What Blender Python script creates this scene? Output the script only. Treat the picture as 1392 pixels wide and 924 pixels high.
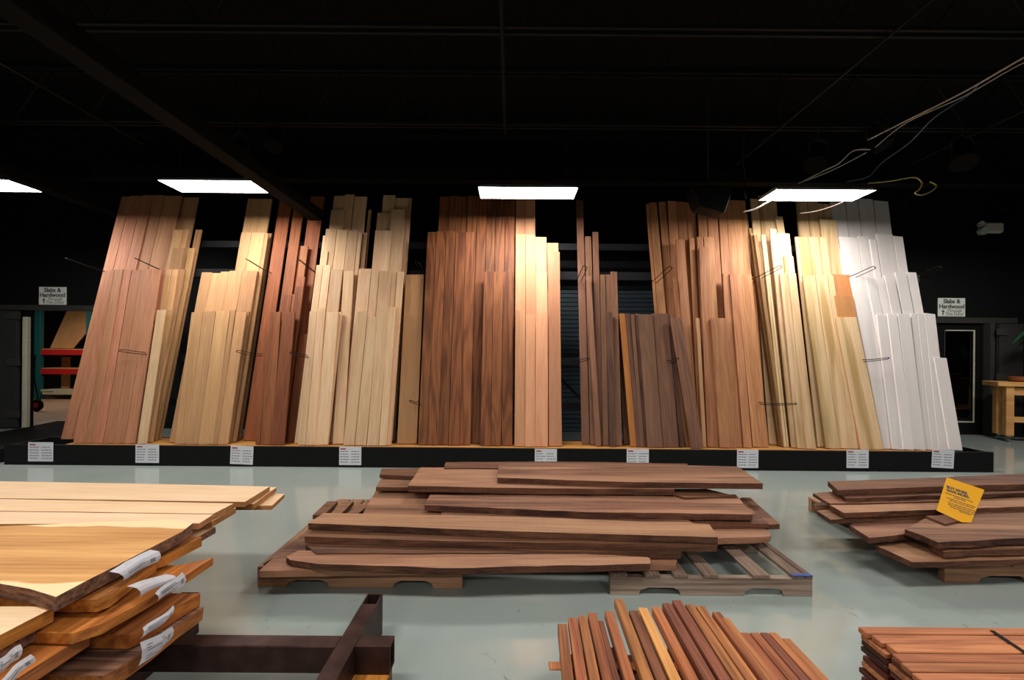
import bpy, bmesh, math, random
from mathutils import Vector, Matrix
random.seed(7)
for o in list(bpy.data.objects): bpy.data.objects.remove(o)
scn = bpy.context.scene; COL = scn.collection

# ------------------------------------------------------------------ camera
W, HH, F, CX, HY, CAMZ = 1392, 924, 570.0, 696.0, 481.0, 1.40
ROLL = math.radians(0.45)
cam = bpy.data.cameras.new('camera'); camo = bpy.data.objects.new('camera', cam); COL.objects.link(camo)
cam.sensor_width = 36; cam.lens = 36 * F / W; cam.shift_y = (HY - HH / 2) / W; cam.clip_start = .05
camo.matrix_world = Matrix.Translation((0, 0, CAMZ)) @ Matrix.Rotation(math.pi / 2, 4, 'X') @ Matrix.Rotation(ROLL, 4, 'Z')
scn.camera = camo
scn.view_settings.view_transform = 'Standard'; scn.view_settings.look = 'None'
scn.view_settings.gamma = 1; scn.view_settings.use_curve_mapping = False
scn.view_settings.exposure = 0.0
w = bpy.data.worlds.new('world'); scn.world = w; w.use_nodes = True
w.node_tree.nodes['Background'].inputs[0].default_value = (.5, .5, .55, 1)
w.node_tree.nodes['Background'].inputs[1].default_value = 0.0
LAMP_STRENGTH = 49.0          # shop fixtures
LAMP_COL = (1.0, .955, .91)
HALL_FACTOR = 0.92            # the fixtures behind the photographer
BACKROOM_STRENGTH = 34.0

def uv(px, py):
    dx, dy = px - CX, py - HY; c, s = math.cos(ROLL), math.sin(ROLL)
    return dx * c + dy * s, -dx * s + dy * c
def at_h(px, py, h):                # point of the picture on the level z = h
    u, v = uv(px, py); Y = (CAMZ - h) * F / v
    return Vector((u * Y / F, Y, h))
def at_y(px, py, Y):
    u, v = uv(px, py); return Vector((u * Y / F, Y, CAMZ - v * Y / F))
def at_x(px, py, X):
    u, v = uv(px, py); Y = X * F / u; return Vector((X, Y, CAMZ - v * Y / F))

# ------------------------------------------------------------------ materials
def srgb(r, g, b):
    f = lambda c: (c / 255 / 12.92) if c / 255 <= .04045 else ((c / 255 + .055) / 1.055) ** 2.4
    return (f(r), f(g), f(b), 1)
def newmat(name):
    m = bpy.data.materials.new(name); m.use_nodes = True
    n = m.node_tree.nodes; return m, n, m.node_tree.links, n['Principled BSDF']
def plain(name, col, rough=.6, metal=0, spec=None, emit=None, strength=0, noise=.08, scale=30):
    m, n, l, p = newmat(name)
    p.inputs['Roughness'].default_value = rough; p.inputs['Metallic'].default_value = metal
    if max(col[:3]) < .06: p.inputs['Specular IOR Level'].default_value = .12
    tc = n.new('ShaderNodeTexCoord'); t = n.new('ShaderNodeTexNoise'); t.inputs['Scale'].default_value = scale
    l.new(tc.outputs['Object'], t.inputs['Vector'])
    r = n.new('ShaderNodeValToRGB'); l.new(t.outputs['Fac'], r.inputs[0])
    r.color_ramp.elements[0].position = .3; r.color_ramp.elements[1].position = .7
    r.color_ramp.elements[0].color = tuple(c * (1 - noise) for c in col[:3]) + (1,)
    r.color_ramp.elements[1].color = tuple(min(1, c * (1 + noise)) for c in col[:3]) + (1,)
    l.new(r.outputs[0], p.inputs['Base Color'])
    if emit: p.inputs['Emission Color'].default_value = emit; p.inputs['Emission Strength'].default_value = strength
    return m
def wood(name, light, dark, axis='Z', fine=45, band=5.0, contrast=1.0, vary=.13, rough=.62, sap=None, cath=.5, streak=None, hue=.005, saw=0):
    """light/dark grain colours; long grain along axis of the board's own coordinates; vary: board-to-board change"""
    m, n, l, p = newmat(name); p.inputs['Roughness'].default_value = rough
    p.inputs['Specular IOR Level'].default_value = .3
    tc = n.new('ShaderNodeTexCoord'); oi = n.new('ShaderNodeObjectInfo')
    off = n.new('ShaderNodeVectorMath'); off.operation = 'SCALE'; off.inputs[0].default_value = (37, 23, 51)
    l.new(oi.outputs['Random'], off.inputs['Scale'])
    ad = n.new('ShaderNodeVectorMath'); ad.operation = 'ADD'
    l.new(tc.outputs['Object'], ad.inputs[0]); l.new(off.outputs[0], ad.inputs[1])
    def mp(a, b):
        k = n.new('ShaderNodeMapping'); s = {'X': (b, a, a), 'Y': (a, b, a), 'Z': (a, a, b)}[axis]
        k.inputs['Scale'].default_value = s; l.new(ad.outputs[0], k.inputs['Vector']); return k
    t1 = n.new('ShaderNodeTexNoise'); t1.inputs['Scale'].default_value = 1; t1.inputs['Detail'].default_value = 5; t1.inputs['Roughness'].default_value = .65
    l.new(mp(fine * 2.2, fine * .07).outputs[0], t1.inputs['Vector'])
    t2 = n.new('ShaderNodeTexNoise'); t2.inputs['Scale'].default_value = 1; t2.inputs['Detail'].default_value = 1.5
    l.new(mp(band, band * .09).outputs[0], t2.inputs['Vector'])
    mu = n.new('ShaderNodeMath'); mu.operation = 'MULTIPLY'; mu.inputs[1].default_value = 55; l.new(t2.outputs['Fac'], mu.inputs[0])
    si = n.new('ShaderNodeMath'); si.operation = 'SINE'; l.new(mu.outputs[0], si.inputs[0])
    m1 = n.new('ShaderNodeMath'); m1.operation = 'MULTIPLY_ADD'; m1.inputs[1].default_value = .16 * cath; l.new(si.outputs[0], m1.inputs[0]); l.new(t1.outputs['Fac'], m1.inputs[2])
    m2 = n.new('ShaderNodeMath'); m2.operation = 'MULTIPLY_ADD'; m2.inputs[1].default_value = .7; m2.inputs[2].default_value = -.35
    l.new(t2.outputs['Fac'], m2.inputs[0])
    m3 = n.new('ShaderNodeMath'); m3.operation = 'ADD'; l.new(m1.outputs[0], m3.inputs[0]); l.new(m2.outputs[0], m3.inputs[1])
    r = n.new('ShaderNodeValToRGB'); l.new(m3.outputs[0], r.inputs[0])
    e = r.color_ramp.elements; wd = .22 / contrast
    e[0].position = max(0, .5 - wd); e[0].color = dark; e[1].position = min(1, .5 + wd); e[1].color = light
    out = r.outputs[0]
    if saw:     # faint bandsaw marks across the grain
        t4 = n.new('ShaderNodeTexNoise'); t4.inputs['Scale'].default_value = 1; t4.inputs['Detail'].default_value = 2
        l.new(mp(2.5, 75).outputs[0], t4.inputs['Vector'])
        m4 = n.new('ShaderNodeMapRange'); m4.inputs[1].default_value = .3; m4.inputs[2].default_value = .7; m4.inputs[3].default_value = 1 - saw; m4.inputs[4].default_value = 1 + saw; l.new(t4.outputs['Fac'], m4.inputs[0])
        h4 = n.new('ShaderNodeHueSaturation'); l.new(out, h4.inputs['Color']); l.new(m4.outputs[0], h4.inputs['Value']); out = h4.outputs[0]
    if streak:
        t3 = n.new('ShaderNodeTexNoise'); t3.inputs['Scale'].default_value = 1; t3.inputs['Detail'].default_value = 2
        l.new(mp(7, .5).outputs[0], t3.inputs['Vector'])
        r3 = n.new('ShaderNodeValToRGB'); r3.color_ramp.elements[0].position = .52; r3.color_ramp.elements[1].position = .64; l.new(t3.outputs['Fac'], r3.inputs[0])
        mx = n.new('ShaderNodeMix'); mx.data_type = 'RGBA'; l.new(r3.outputs[0], mx.inputs[0]); l.new(out, mx.inputs[6]); mx.inputs[7].default_value = streak; out = mx.outputs[2]
    if sap:    # (colour, lo, hi): pale sapwood outside lo..hi across the board (world Y for slabs)
        sc, lo, hi = sap
        sx = n.new('ShaderNodeSeparateXYZ'); l.new(tc.outputs['Object'], sx.inputs[0])
        nz = n.new('ShaderNodeTexNoise'); nz.inputs['Scale'].default_value = 2.2; l.new(tc.outputs['Object'], nz.inputs['Vector'])
        a = n.new('ShaderNodeMath'); a.operation = 'MULTIPLY_ADD'; a.inputs[1].default_value = .16; l.new(nz.outputs['Fac'], a.inputs[0]); l.new(sx.outputs['Y'], a.inputs[2])
        b = n.new('ShaderNodeMath'); b.operation = 'SUBTRACT'; b.inputs[1].default_value = (lo + hi) / 2 + .08; l.new(a.outputs[0], b.inputs[0])
        c = n.new('ShaderNodeMath'); c.operation = 'ABSOLUTE'; l.new(b.outputs[0], c.inputs[0])
        d = n.new('ShaderNodeMapRange'); d.inputs[1].default_value = (hi - lo) / 2; d.inputs[2].default_value = (hi - lo) / 2 + .012; l.new(c.outputs[0], d.inputs[0])
        mx = n.new('ShaderNodeMix'); mx.data_type = 'RGBA'; l.new(d.outputs[0], mx.inputs[0]); l.new(out, mx.inputs[6]); mx.inputs[7].default_value = sc; out = mx.outputs[2]
    hs = n.new('ShaderNodeHueSaturation'); l.new(out, hs.inputs['Color'])
    mr = n.new('ShaderNodeMapRange'); mr.inputs[3].default_value = 1 - vary; mr.inputs[4].default_value = 1 + vary; l.new(oi.outputs['Random'], mr.inputs[0]); l.new(mr.outputs[0], hs.inputs['Value'])
    rr = n.new('ShaderNodeMath'); rr.operation = 'MULTIPLY'; rr.inputs[1].default_value = 7.31; l.new(oi.outputs['Random'], rr.inputs[0])
    fr = n.new('ShaderNodeMath'); fr.operation = 'FRACT'; l.new(rr.outputs[0], fr.inputs[0])
    mh = n.new('ShaderNodeMapRange'); mh.inputs[3].default_value = .5 - hue; mh.inputs[4].default_value = .5 + hue; l.new(fr.outputs[0], mh.inputs[0]); l.new(mh.outputs[0], hs.inputs['Hue'])
    l.new(hs.outputs[0], p.inputs['Base Color'])
    bp = n.new('ShaderNodeBump'); bp.inputs['Strength'].default_value = .15; bp.inputs['Distance'].default_value = .004
    l.new(t1.outputs['Fac'], bp.inputs['Height']); l.new(bp.outputs[0], p.inputs['Normal'])
    return m
M = {}
M['pinkoak'] = wood('red_oak', srgb(200, 142, 106), srgb(158, 102, 70), cath=.3, hue=.008, contrast=.8, vary=.16)
M['oak'] = wood('white_oak', srgb(206, 160, 114), srgb(170, 124, 82), cath=.3, contrast=.8, vary=.16)
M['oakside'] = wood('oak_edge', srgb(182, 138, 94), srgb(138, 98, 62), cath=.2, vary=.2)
M['jatoba'] = wood('red_brown_hardwood', srgb(168, 102, 60), srgb(112, 62, 34), cath=.3, contrast=.8, vary=.2)
M['maple'] = wood('maple', srgb(240, 204, 164), srgb(208, 162, 120), cath=.25, vary=.12, contrast=.8, hue=.006)
M['oakwide'] = wood('wide_oak', srgb(200, 150, 106), srgb(168, 118, 78), cath=.3, contrast=.7)
M['dark'] = wood('dark_ash', srgb(146, 90, 50), srgb(92, 50, 26), cath=.8, band=5, vary=.14)
M['beech'] = wood('beech', srgb(228, 170, 128), srgb(196, 134, 94), cath=.2, vary=.18, contrast=.8)
M['walnut'] = wood('walnut', srgb(152, 108, 82), srgb(102, 68, 50), cath=.35, vary=.2, contrast=.8)
M['walnutd'] = wood('walnut_dark', srgb(122, 84, 66), srgb(74, 48, 38), cath=.4)
M['orange'] = wood('orange_wood', srgb(196, 128, 62), srgb(140, 84, 36), cath=.3)
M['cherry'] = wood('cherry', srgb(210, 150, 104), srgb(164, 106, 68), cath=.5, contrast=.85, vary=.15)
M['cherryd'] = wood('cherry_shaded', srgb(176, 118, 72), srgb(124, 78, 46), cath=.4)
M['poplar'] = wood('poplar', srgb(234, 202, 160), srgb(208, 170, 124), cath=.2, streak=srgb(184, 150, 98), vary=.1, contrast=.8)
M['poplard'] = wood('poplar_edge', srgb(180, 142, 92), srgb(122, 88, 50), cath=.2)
M['tanend'] = wood('wrapped_tan', srgb(206, 146, 92), srgb(180, 120, 70), cath=.1)
M['white'] = wood('white_primed', srgb(240, 232, 228), srgb(222, 212, 206), cath=.15, vary=.05, contrast=.6, hue=.0)
M['slabw'] = wood('walnut_slab', srgb(156, 112, 84), srgb(90, 58, 42), axis='X', fine=35, band=4, cath=.6, vary=.14, streak=srgb(166, 122, 92), saw=.05, contrast=.85)
M['slabd'] = wood('walnut_slab_dark', srgb(126, 84, 60), srgb(70, 44, 32), axis='X', fine=35, band=4, cath=.6, vary=.15, saw=.06)
M['slabp'] = wood('pale_walnut_slab', srgb(180, 134, 102), srgb(132, 90, 66), axis='X', fine=35, band=4, cath=.5, vary=.1, saw=.035, contrast=.8)
M['barkside'] = wood('rough_sawn_edge', srgb(112, 72, 52), srgb(54, 32, 24), axis='X', fine=60, band=6, cath=.5, rough=.85, saw=.1)
M['palex'] = wood('pale_board', srgb(244, 212, 172), srgb(222, 180, 136), axis='X', cath=.3, vary=.03, contrast=.7)
M['palee'] = wood('pale_board_edge', srgb(196, 140, 90), srgb(150, 98, 58), axis='X', cath=.3)
M['live'] = wood('live_edge_slab', srgb(226, 172, 104), srgb(176, 118, 60), axis='X', fine=24, band=2.6, cath=.6, vary=.0, hue=0, sap=(srgb(240, 210, 160), -.21, .21), contrast=.8)
M['livee'] = wood('slab_end_shaded_top', srgb(190, 122, 66), srgb(112, 62, 30), axis='Y', fine=40, band=6, cath=.5, vary=.15)  # slab ends, also lower slab tops, with their shade put into the darker tone
M['liveorange'] = wood('orange_slab', srgb(208, 134, 58), srgb(146, 82, 32), axis='Y', fine=30, band=5, cath=.6, vary=.12)
M['bark'] = wood('bark', srgb(140, 100, 76), srgb(70, 46, 36), axis='X', fine=40, band=8, cath=.5, rough=.9)
M['stick'] = wood('red_hardwood_stick', srgb(190, 120, 72), srgb(124, 70, 42), axis='Y', fine=40, band=8, cath=.4, vary=.22, hue=.008)
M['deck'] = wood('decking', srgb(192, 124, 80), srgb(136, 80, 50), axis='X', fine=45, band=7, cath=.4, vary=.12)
M['deckshade'] = wood('decking_end_shaded', srgb(110, 56, 34), srgb(46, 22, 14), axis='Y', fine=30, band=14, cath=.4, vary=.4)  # lower decking layers: shadow on the pile's left side put into the dark colour
M['pallet'] = wood('pallet_brown', srgb(166, 124, 92), srgb(112, 78, 56), axis='Y', fine=40, cath=.3, vary=.15)
M['palletx'] = wood('pallet_brown_stringer', srgb(190, 148, 112), srgb(130, 94, 66), axis='X', fine=40, cath=.3, vary=.06)
M['grey'] = wood('pallet_grey', srgb(140, 118, 102), srgb(84, 64, 54), axis='Y', fine=40, cath=.3, vary=.15, rough=.85)
M['greyx'] = wood('pallet_grey_stringer', srgb(172, 150, 134), srgb(110, 90, 78), axis='X', fine=30, cath=.4, vary=.1, rough=.85)
M['ply'] = wood('plywood', srgb(200, 142, 74), srgb(160, 104, 50), axis='X', cath=.2, vary=0)
M['bench'] = wood('bench_wood', srgb(232, 176, 110), srgb(196, 138, 80), axis='X', cath=.3, vary=.05)
M['panel'] = wood('sheet_panel', srgb(212, 164, 112), srgb(186, 136, 88), cath=.2)
M['black'] = plain('black_paint', (.0075, .0075, .0078), .6)
M['blackb'] = plain('black_base_paint', (.009, .009, .0095), .55)
M['ceil'] = plain('ceiling_black', (.0028, .0028, .0028), .9)
M['steel'] = plain('rusty_steel', srgb(66, 46, 42), .45, .5, noise=.35, scale=12)
M['steelin'] = plain('tube_inside', (.01, .008, .008), .8)
M['rackm'] = plain('dark_rack_steel', (.03, .031, .034), .5, .1)
M['shutter'] = plain('shutter_steel', (.10, .14, .17), .45, .2)
M['wire'] = plain('wire_hook', (.012, .008, .007), .5, .2)
M['paper'] = plain('paper', (.82, .83, .88), .8, noise=.02)
M['ink'] = plain('ink', (.10, .10, .12), .8)
M['redink'] = plain('red_ink', (.45, .06, .05), .8)
M['signp'] = plain('sign_board', (.86, .88, .78), .6, noise=.01)
M['signg'] = plain('sign_grey_text', (.22, .24, .22), .7)
M['yellow'] = plain('yellow_card', srgb(250, 178, 0), .5, noise=.02)
M['white_m'] = plain('white_enamel', (.75, .75, .75), .4)
M['lens'] = plain('lamp_lens', (.9, .9, .9), .5, emit=LAMP_COL + (1,), strength=LAMP_STRENGTH)
M['lens2'] = plain('lamp_lens_hall', (.9, .9, .9), .5, emit=LAMP_COL + (1,), strength=LAMP_STRENGTH * HALL_FACTOR)
M['lens3'] = plain('lamp_lens_backroom', (.9, .9, .9), .5, emit=(1, .85, .68, 1), strength=BACKROOM_STRENGTH)
M['beige'] = plain('beige_plastic', (.75, .66, .55), .5)
M['lampglass'] = plain('small_lamp_glass', (.6, .66, .6), .15)
M['red'] = plain('red_rack_beam', (.55, .02, .02), .45)
M['teal'] = plain('teal_rack_upright', (.01, .12, .13), .5)
M['doorgrey'] = plain('door_grey', (.035, .035, .035), .55)
M['jamb'] = plain('pale_jamb', (.6, .57, .42), .6)
M['trimg'] = plain('grey_header', (.045, .042, .038), .6)
M['rubber'] = plain('rubber', (.01, .01, .01), .8)
M['mat'] = plain('black_mat', (.008, .008, .008), .9)
M['green'] = plain('leaf_green', (.012, .06, .02), .5)
M['redbrown'] = plain('turned_bowl', (.32, .09, .03), .4)
M['cablew'] = plain('white_cable', (.5, .45, .4), .5)
M['cabley'] = plain('yellow_cable', (.45, .36, .14), .5)
M['cableb'] = plain('blue_cable', (.05, .09, .18), .5)
M['cabled'] = plain('brown_cable', (.05, .03, .02), .5)
M['conduit'] = plain('grey_conduit', (.009, .009, .009), .7)
M['beamb'] = plain('beam_black', (.003, .003, .003), .9)
M['stick2'] = wood('dark_stick', srgb(150, 90, 62), srgb(96, 54, 40), axis='Y', fine=40, band=8, cath=.4, vary=.12)
M['stick3'] = wood('honey_stick', srgb(222, 160, 92), srgb(178, 116, 62), axis='Y', fine=40, band=8, cath=.3, vary=.05)
M['chrome'] = plain('chrome', (.5, .5, .5), .25, 1)
M['blue'] = plain('blue_tape', (.01, .05, .22), .5)
# glass
m, n, l, p = newmat('door_glass'); p.inputs['Roughness'].default_value = .05; p.inputs['Transmission Weight'].default_value = 1; p.inputs['Base Color'].default_value = (.5, .52, .55, 1); M['glass'] = m
# floor
m, n, l, p = newmat('painted_concrete')
tc = n.new('ShaderNodeTexCoord')
a = n.new('ShaderNodeTexNoise'); a.inputs['Scale'].default_value = .7; a.inputs['Detail'].default_value = 6; l.new(tc.outputs['Object'], a.inputs['Vector'])
r = n.new('ShaderNodeValToRGB'); r.color_ramp.elements[0].position = .3; r.color_ramp.elements[1].position = .72
r.color_ramp.elements[0].color = srgb(141, 153, 148); r.color_ramp.elements[1].color = srgb(159, 168, 162); l.new(a.outputs['Fac'], r.inputs[0])
v = n.new('ShaderNodeTexNoise'); v.inputs['Scale'].default_value = 13; v.inputs['Detail'].default_value = 9; v.inputs['Roughness'].default_value = .75; v.inputs['Distortion'].default_value = 1.2; l.new(tc.outputs['Object'], v.inputs['Vector'])
r2 = n.new('ShaderNodeValToRGB'); r2.color_ramp.elements[0].position = .63; r2.color_ramp.elements[1].position = .70; l.new(v.outputs['Fac'], r2.inputs[0])
mx = n.new('ShaderNodeMix'); mx.data_type = 'RGBA'; l.new(r2.outputs[0], mx.inputs[0]); l.new(r.outputs[0], mx.inputs[6]); mx.inputs[7].default_value = srgb(96, 100, 94)
l.new(mx.outputs[2], p.inputs['Base Color'])
rr = n.new('ShaderNodeMapRange'); rr.inputs[3].default_value = .07; rr.inputs[4].default_value = .16; l.new(v.outputs['Fac'], rr.inputs[0]); l.new(rr.outputs[0], p.inputs['Roughness'])
bp = n.new('ShaderNodeBump'); bp.inputs['Strength'].default_value = .06; bp.inputs['Distance'].default_value = .01; l.new(a.outputs['Fac'], bp.inputs['Height']); l.new(bp.outputs[0], p.inputs['Normal'])
M['floor'] = m
M['floor2'] = plain('backroom_floor', srgb(176, 148, 126), .5, noise=.15, scale=2)

# ------------------------------------------------------------------ builders
def link(name, mesh, mats, parent=None, mw=None):
    o = bpy.data.objects.new(name, mesh); COL.objects.link(o)
    for mm in (mats if isinstance(mats, (list, tuple)) else [mats]): mesh.materials.append(M[mm] if isinstance(mm, str) else mm)
    if parent: o.parent = parent
    if mw is not None: o.matrix_world = mw if not parent else mw
    return o
def tomesh(bm, bevel=0):
    if bevel:
        bmesh.ops.bevel(bm, geom=bm.edges[:], offset=bevel, segments=1, affect='EDGES', clamp_overlap=True)
    bmesh.ops.recalc_face_normals(bm, faces=bm.faces[:])
    me = bpy.data.meshes.new('mesh'); bm.to_mesh(me); bm.free(); return me
def addbox(bm, lo, hi):
    vs = [bm.verts.new((x, y, z)) for x in (lo[0], hi[0]) for y in (lo[1], hi[1]) for z in (lo[2], hi[2])]
    for f in ((0, 1, 3, 2), (4, 6, 7, 5), (0, 4, 5, 1), (2, 3, 7, 6), (0, 2, 6, 4), (1, 5, 7, 3)): bm.faces.new([vs[i] for i in f])
def box(name, lo, hi, mat, parent=None, bevel=.003):
    """box whose origin is at its base centre, in world coordinates"""
    c = Vector(((lo[0] + hi[0]) / 2, (lo[1] + hi[1]) / 2, lo[2]))
    bm = bmesh.new(); addbox(bm, Vector(lo) - c, Vector(hi) - c)
    me = tomesh(bm, bevel)
    o = link(name, me, mat, parent); o.location = c - (parent.location if parent else Vector()); return o
def tubemesh(bm, pts, r, seg=8, cap=True):
    pts = [Vector(p) for p in pts]; rings = []
    for i, p in enumerate(pts):
        d = (pts[min(i + 1, len(pts) - 1)] - pts[max(i - 1, 0)]).normalized()
        a = d.orthogonal().normalized() if i == 0 else (a - d * a.dot(d)).normalized()
        b = d.cross(a); rad = r[i] if isinstance(r, (list, tuple)) else r
        rings.append([bm.verts.new(p + rad * (math.cos(t) * a + math.sin(t) * b)) for t in [2 * math.pi * k / seg for k in range(seg)]])
    for A, B in zip(rings, rings[1:]):
        for k in range(seg): bm.faces.new((A[k], A[(k + 1) % seg], B[(k + 1) % seg], B[k]))
    if cap: bm.faces.new(rings[0]); bm.faces.new(rings[-1][::-1])
def tube(name, pts, r, mat, parent=None, seg=8):
    c = Vector(pts[0]); bm = bmesh.new(); tubemesh(bm, [Vector(p) - c for p in pts], r, seg); me = tomesh(bm)
    for p in me.polygons: p.use_smooth = True
    o = link(name, me, mat, parent); o.location = c - (parent.location if parent else Vector()); return o
def empty(name, loc):
    o = bpy.data.objects.new(name, None); COL.objects.link(o); o.location = loc; o.empty_display_size = .1; return o
def tag(o, label, cat, group=None):
    o['label'] = label; o['category'] = cat
    if group: o['group'] = group
    return o
def struct(o, label=None):
    o['kind'] = 'structure'
    if label: o['label'] = label
    return o
def smooth_curve(pts, n=6):
    pts = [Vector(p) for p in pts]; out = []
    P = [pts[0]] + pts + [pts[-1]]
    for i in range(1, len(P) - 2):
        for k in range(n):
            t = k / n; a, b, c, d = P[i - 1], P[i], P[i + 1], P[i + 2]
            out.append(.5 * ((2 * b) + (c - a) * t + (2 * a - 5 * b + 4 * c - d) * t * t + (3 * b - a - 3 * c + d) * t ** 3))
    return out + [pts[-1]]

# ------------------------------------------------------------------ room
WY = 7.6; CEIL = 4.65
struct(box('floor', (-10.5, -7.0, -.1), (10.5, WY, 0), 'floor', bevel=0))
struct(box('ceiling', (-10.6, -7.1, CEIL), (10.6, WY + .1, CEIL + .1), 'ceil', bevel=0))
struct(box('wall_left', (-10.7, -7.1, 0), (-10.5, WY + .2, CEIL), 'black', bevel=0))
struct(box('wall_right', (10.5, -7.1, 0), (10.7, WY + .2, CEIL), 'black', bevel=0))
struct(box('wall_front', (-10.5, -7.2, 0), (10.5, -7.0, CEIL), 'black', bevel=0))
def wall_back():
    bm = bmesh.new(); DH = 2.12
    L0, L1, R0, R1 = -8.72, -6.9, 7.70, 8.50
    addbox(bm, (-10.5, WY, 0), (L0, WY + .05, CEIL)); addbox(bm, (L0, WY, DH), (L1, WY + .05, CEIL))
    addbox(bm, (L1, WY, 0), (R0, WY + .05, CEIL)); addbox(bm, (R0, WY, DH), (R1, WY + .05, CEIL)); addbox(bm, (R1, WY, 0), (10.5, WY + .05, CEIL))
    bmesh.ops.remove_doubles(bm, verts=bm.verts[:], dist=1e-5)
    return struct(link('wall_back', tomesh(bm), 'black'))
wall_back()
struct(box('trim_1', (-9.6, WY - .05, 2.12), (-6.9, WY, 2.215), 'trimg'))
struct(box('trim_2', (7.64, WY - .05, 2.02), (9.10, WY, 2.12), 'trimg'))
# joists and beams under the black ceiling
def joist(Y, i, low=4.0):
    bm = bmesh.new()
    for dy in (-.035, .035):
        addbox(bm, (-10.4, Y + dy - .012, low), (10.4, Y + dy + .012, low + .03)); addbox(bm, (-10.4, Y + dy - .012, CEIL - .05), (10.4, Y + dy + .012, CEIL - .01))
    x = -10.2 + i * .13; up = True; pts = []
    while x < 10.3: pts.append((x, Y, low + .02 if up else CEIL - .03)); up = not up; x += .42
    tubemesh(bm, pts, .011, 6)
    return struct(link('ceiling_joist', tomesh(bm), 'conduit'), 'black open-web steel joist crossing under the ceiling')
for i, Y in enumerate((1.95, 3.38, 4.80, 6.22)): joist(Y, i)
struct(box('ceiling_beam', (-2.93, -1.5, 3.30), (-2.75, 6.05, 3.45), 'beamb'), 'dark steel beam running front to back past the left ceiling light')
struct(box('ceiling_beam', (-6.02, .5, 3.42), (-5.85, 7.4, 3.56), 'beamb'), 'dark steel beam running front to back near the left wall')
struct(box('ceiling_beam', (-10.4, 5.75, 3.78), (10.4, 5.9, 3.95), 'beamb'), 'dark steel beam crossing above the board tops')

# roller shutter and dark steel frame behind the boards
sh = empty('roller_shutter', (1.4, WY, 0))
bm = bmesh.new(); z = .0
prof = []
while z < 2.66: prof += [(0, z), (-.02, z + .012), (-.02, z + .062), (0, z + .075)]; z += .078
for (y0, z0), (y1, z1) in zip(prof, prof[1:]):
    a, b, c, d = [bm.verts.new(q) for q in ((-2.9, y0 - .02, z0), (2.9, y0 - .02, z0), (2.9, y1 - .02, z1), (-2.9, y1 - .02, z1))]; bm.faces.new((a, b, c, d))
addbox(bm, (-2.9, -.012, 0), (2.9, -.002, 2.68))
link('slat_curtain', tomesh(bm), 'shutter', sh)
box('shutter_housing', (-1.6, WY - .36, 2.68), (4.4, WY - .01, 3.02), 'rackm', sh)
box('guide_rail', (-1.6, WY - .08, 0), (-1.5, WY - .005, 2.68), 'rackm', sh); box('guide_rail', (4.3, WY - .08, 0), (4.4, WY - .005, 2.68), 'rackm', sh)
tag(sh, 'dark blue-grey roller shutter with thin slats behind the gaps in the boards', 'shutter')

# ------------------------------------------------------------------ lumber rack
BASEH, DY0, TL = .245, 5.2, math.tan(math.radians(13.3))
rack = empty('lumber_rack', (-.15, 5.4, 0)); RL = rack.location
RX0, RX1 = -6.2, 5.9
bb = box('base_board', (RX0, 5.125, 0), (RX1, 5.165, BASEH), 'blackb', rack)
box('side_board', (RX0, 5.165, 0), (RX0 + .04, 5.6, BASEH - .01), 'blackb', rack)
box('side_board', (RX1 - .04, 5.165, 0), (RX1, 5.6, BASEH - .01), 'blackb', rack)
box('back_board', (RX0, 5.6, 0), (RX1, 5.64, BASEH), 'blackb', rack)
box('deck', (-5.5, 5.166, BASEH - .02), (5.35, 5.598, BASEH - .001), 'ply', rack, bevel=0)['label'] = 'orange plywood deck'
box('cross_beam', (-5.1, 6.42, 3.00), (5.1, 6.50, 3.10), 'rackm', rack)
box('cross_beam', (-6.0, 6.18, 2.50), (6.0, 6.26, 2.62), 'rackm', rack)
box('cross_beam', (-6.0, 6.0, 1.25), (6.0, 6.08, 1.35), 'rackm', rack)
box('cross_beam', (-6.0, 6.0, .62), (6.0, 6.08, .72), 'rackm', rack)
for x in (-5.0, -2.6, 2.2, 5.0):
    box('upright', (x, 6.3, 0), (x + .08, 6.38, 2.6), 'rackm', rack)
bm = bmesh.new()
for a, b in (((.45, 6.15, 1.30), (1.15, 6.15, .62)), ): tubemesh(bm, [Vector(a) - RL, Vector(b) - RL], .03, 4)
link('diagonal_brace', tomesh(bm), 'rackm', rack)
def hook(tip, base):
    # U-shaped wire: tip and base in the picture, both on the level h
    (tx, ty), (bx, by) = tip, base[:2]
    z = CAMZ - uv(tx, ty)[1] * 5.5 / F; Yt = DY0 + TL * (z - BASEH) - (.10 if z < 2 else .16)
    T = at_y(tx, ty, Yt); B = at_y(bx, by, Yt + (.06 if z < 2 else .30))
    d = (B - T).normalized(); s = Vector((0, 0, 1)).cross(d).normalized() * .028 + Vector((0, 0, .012))
    T0 = T; E = Vector((B.x, min(B.y + .4, 6.0 if T.z < 2 else 6.2), B.z)); pts = smooth_curve([E + s, B + s, T0 + s + d * .04, T0 + s * .6, T0, T0 - s * .6, T0 - s + d * .04, B - s, E - s], 3)
    o = tube('divider_hook', pts, .005, 'wire', rack, 6); return o
HOOKS = [((90,351),(133,366)),((184,351),(222,368)),((335,352),(362,368)),((407,353),(430,371)),((567,356),(574,370)),((796,362),(786,383)),((912,363),(891,382)),((1062,362),(1026,380)),((1189,363),(1155,378)),((1278,363),(1250,375)),
         ((163,476),(195,480)),((322,477),(348,482)),((394,479),(417,484)),((800,487),(787,491)),((922,487),(912,491)),((1208,487),(1177,490)),((557,545),(568,548)),((1082,549),(1042,549))]

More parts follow.
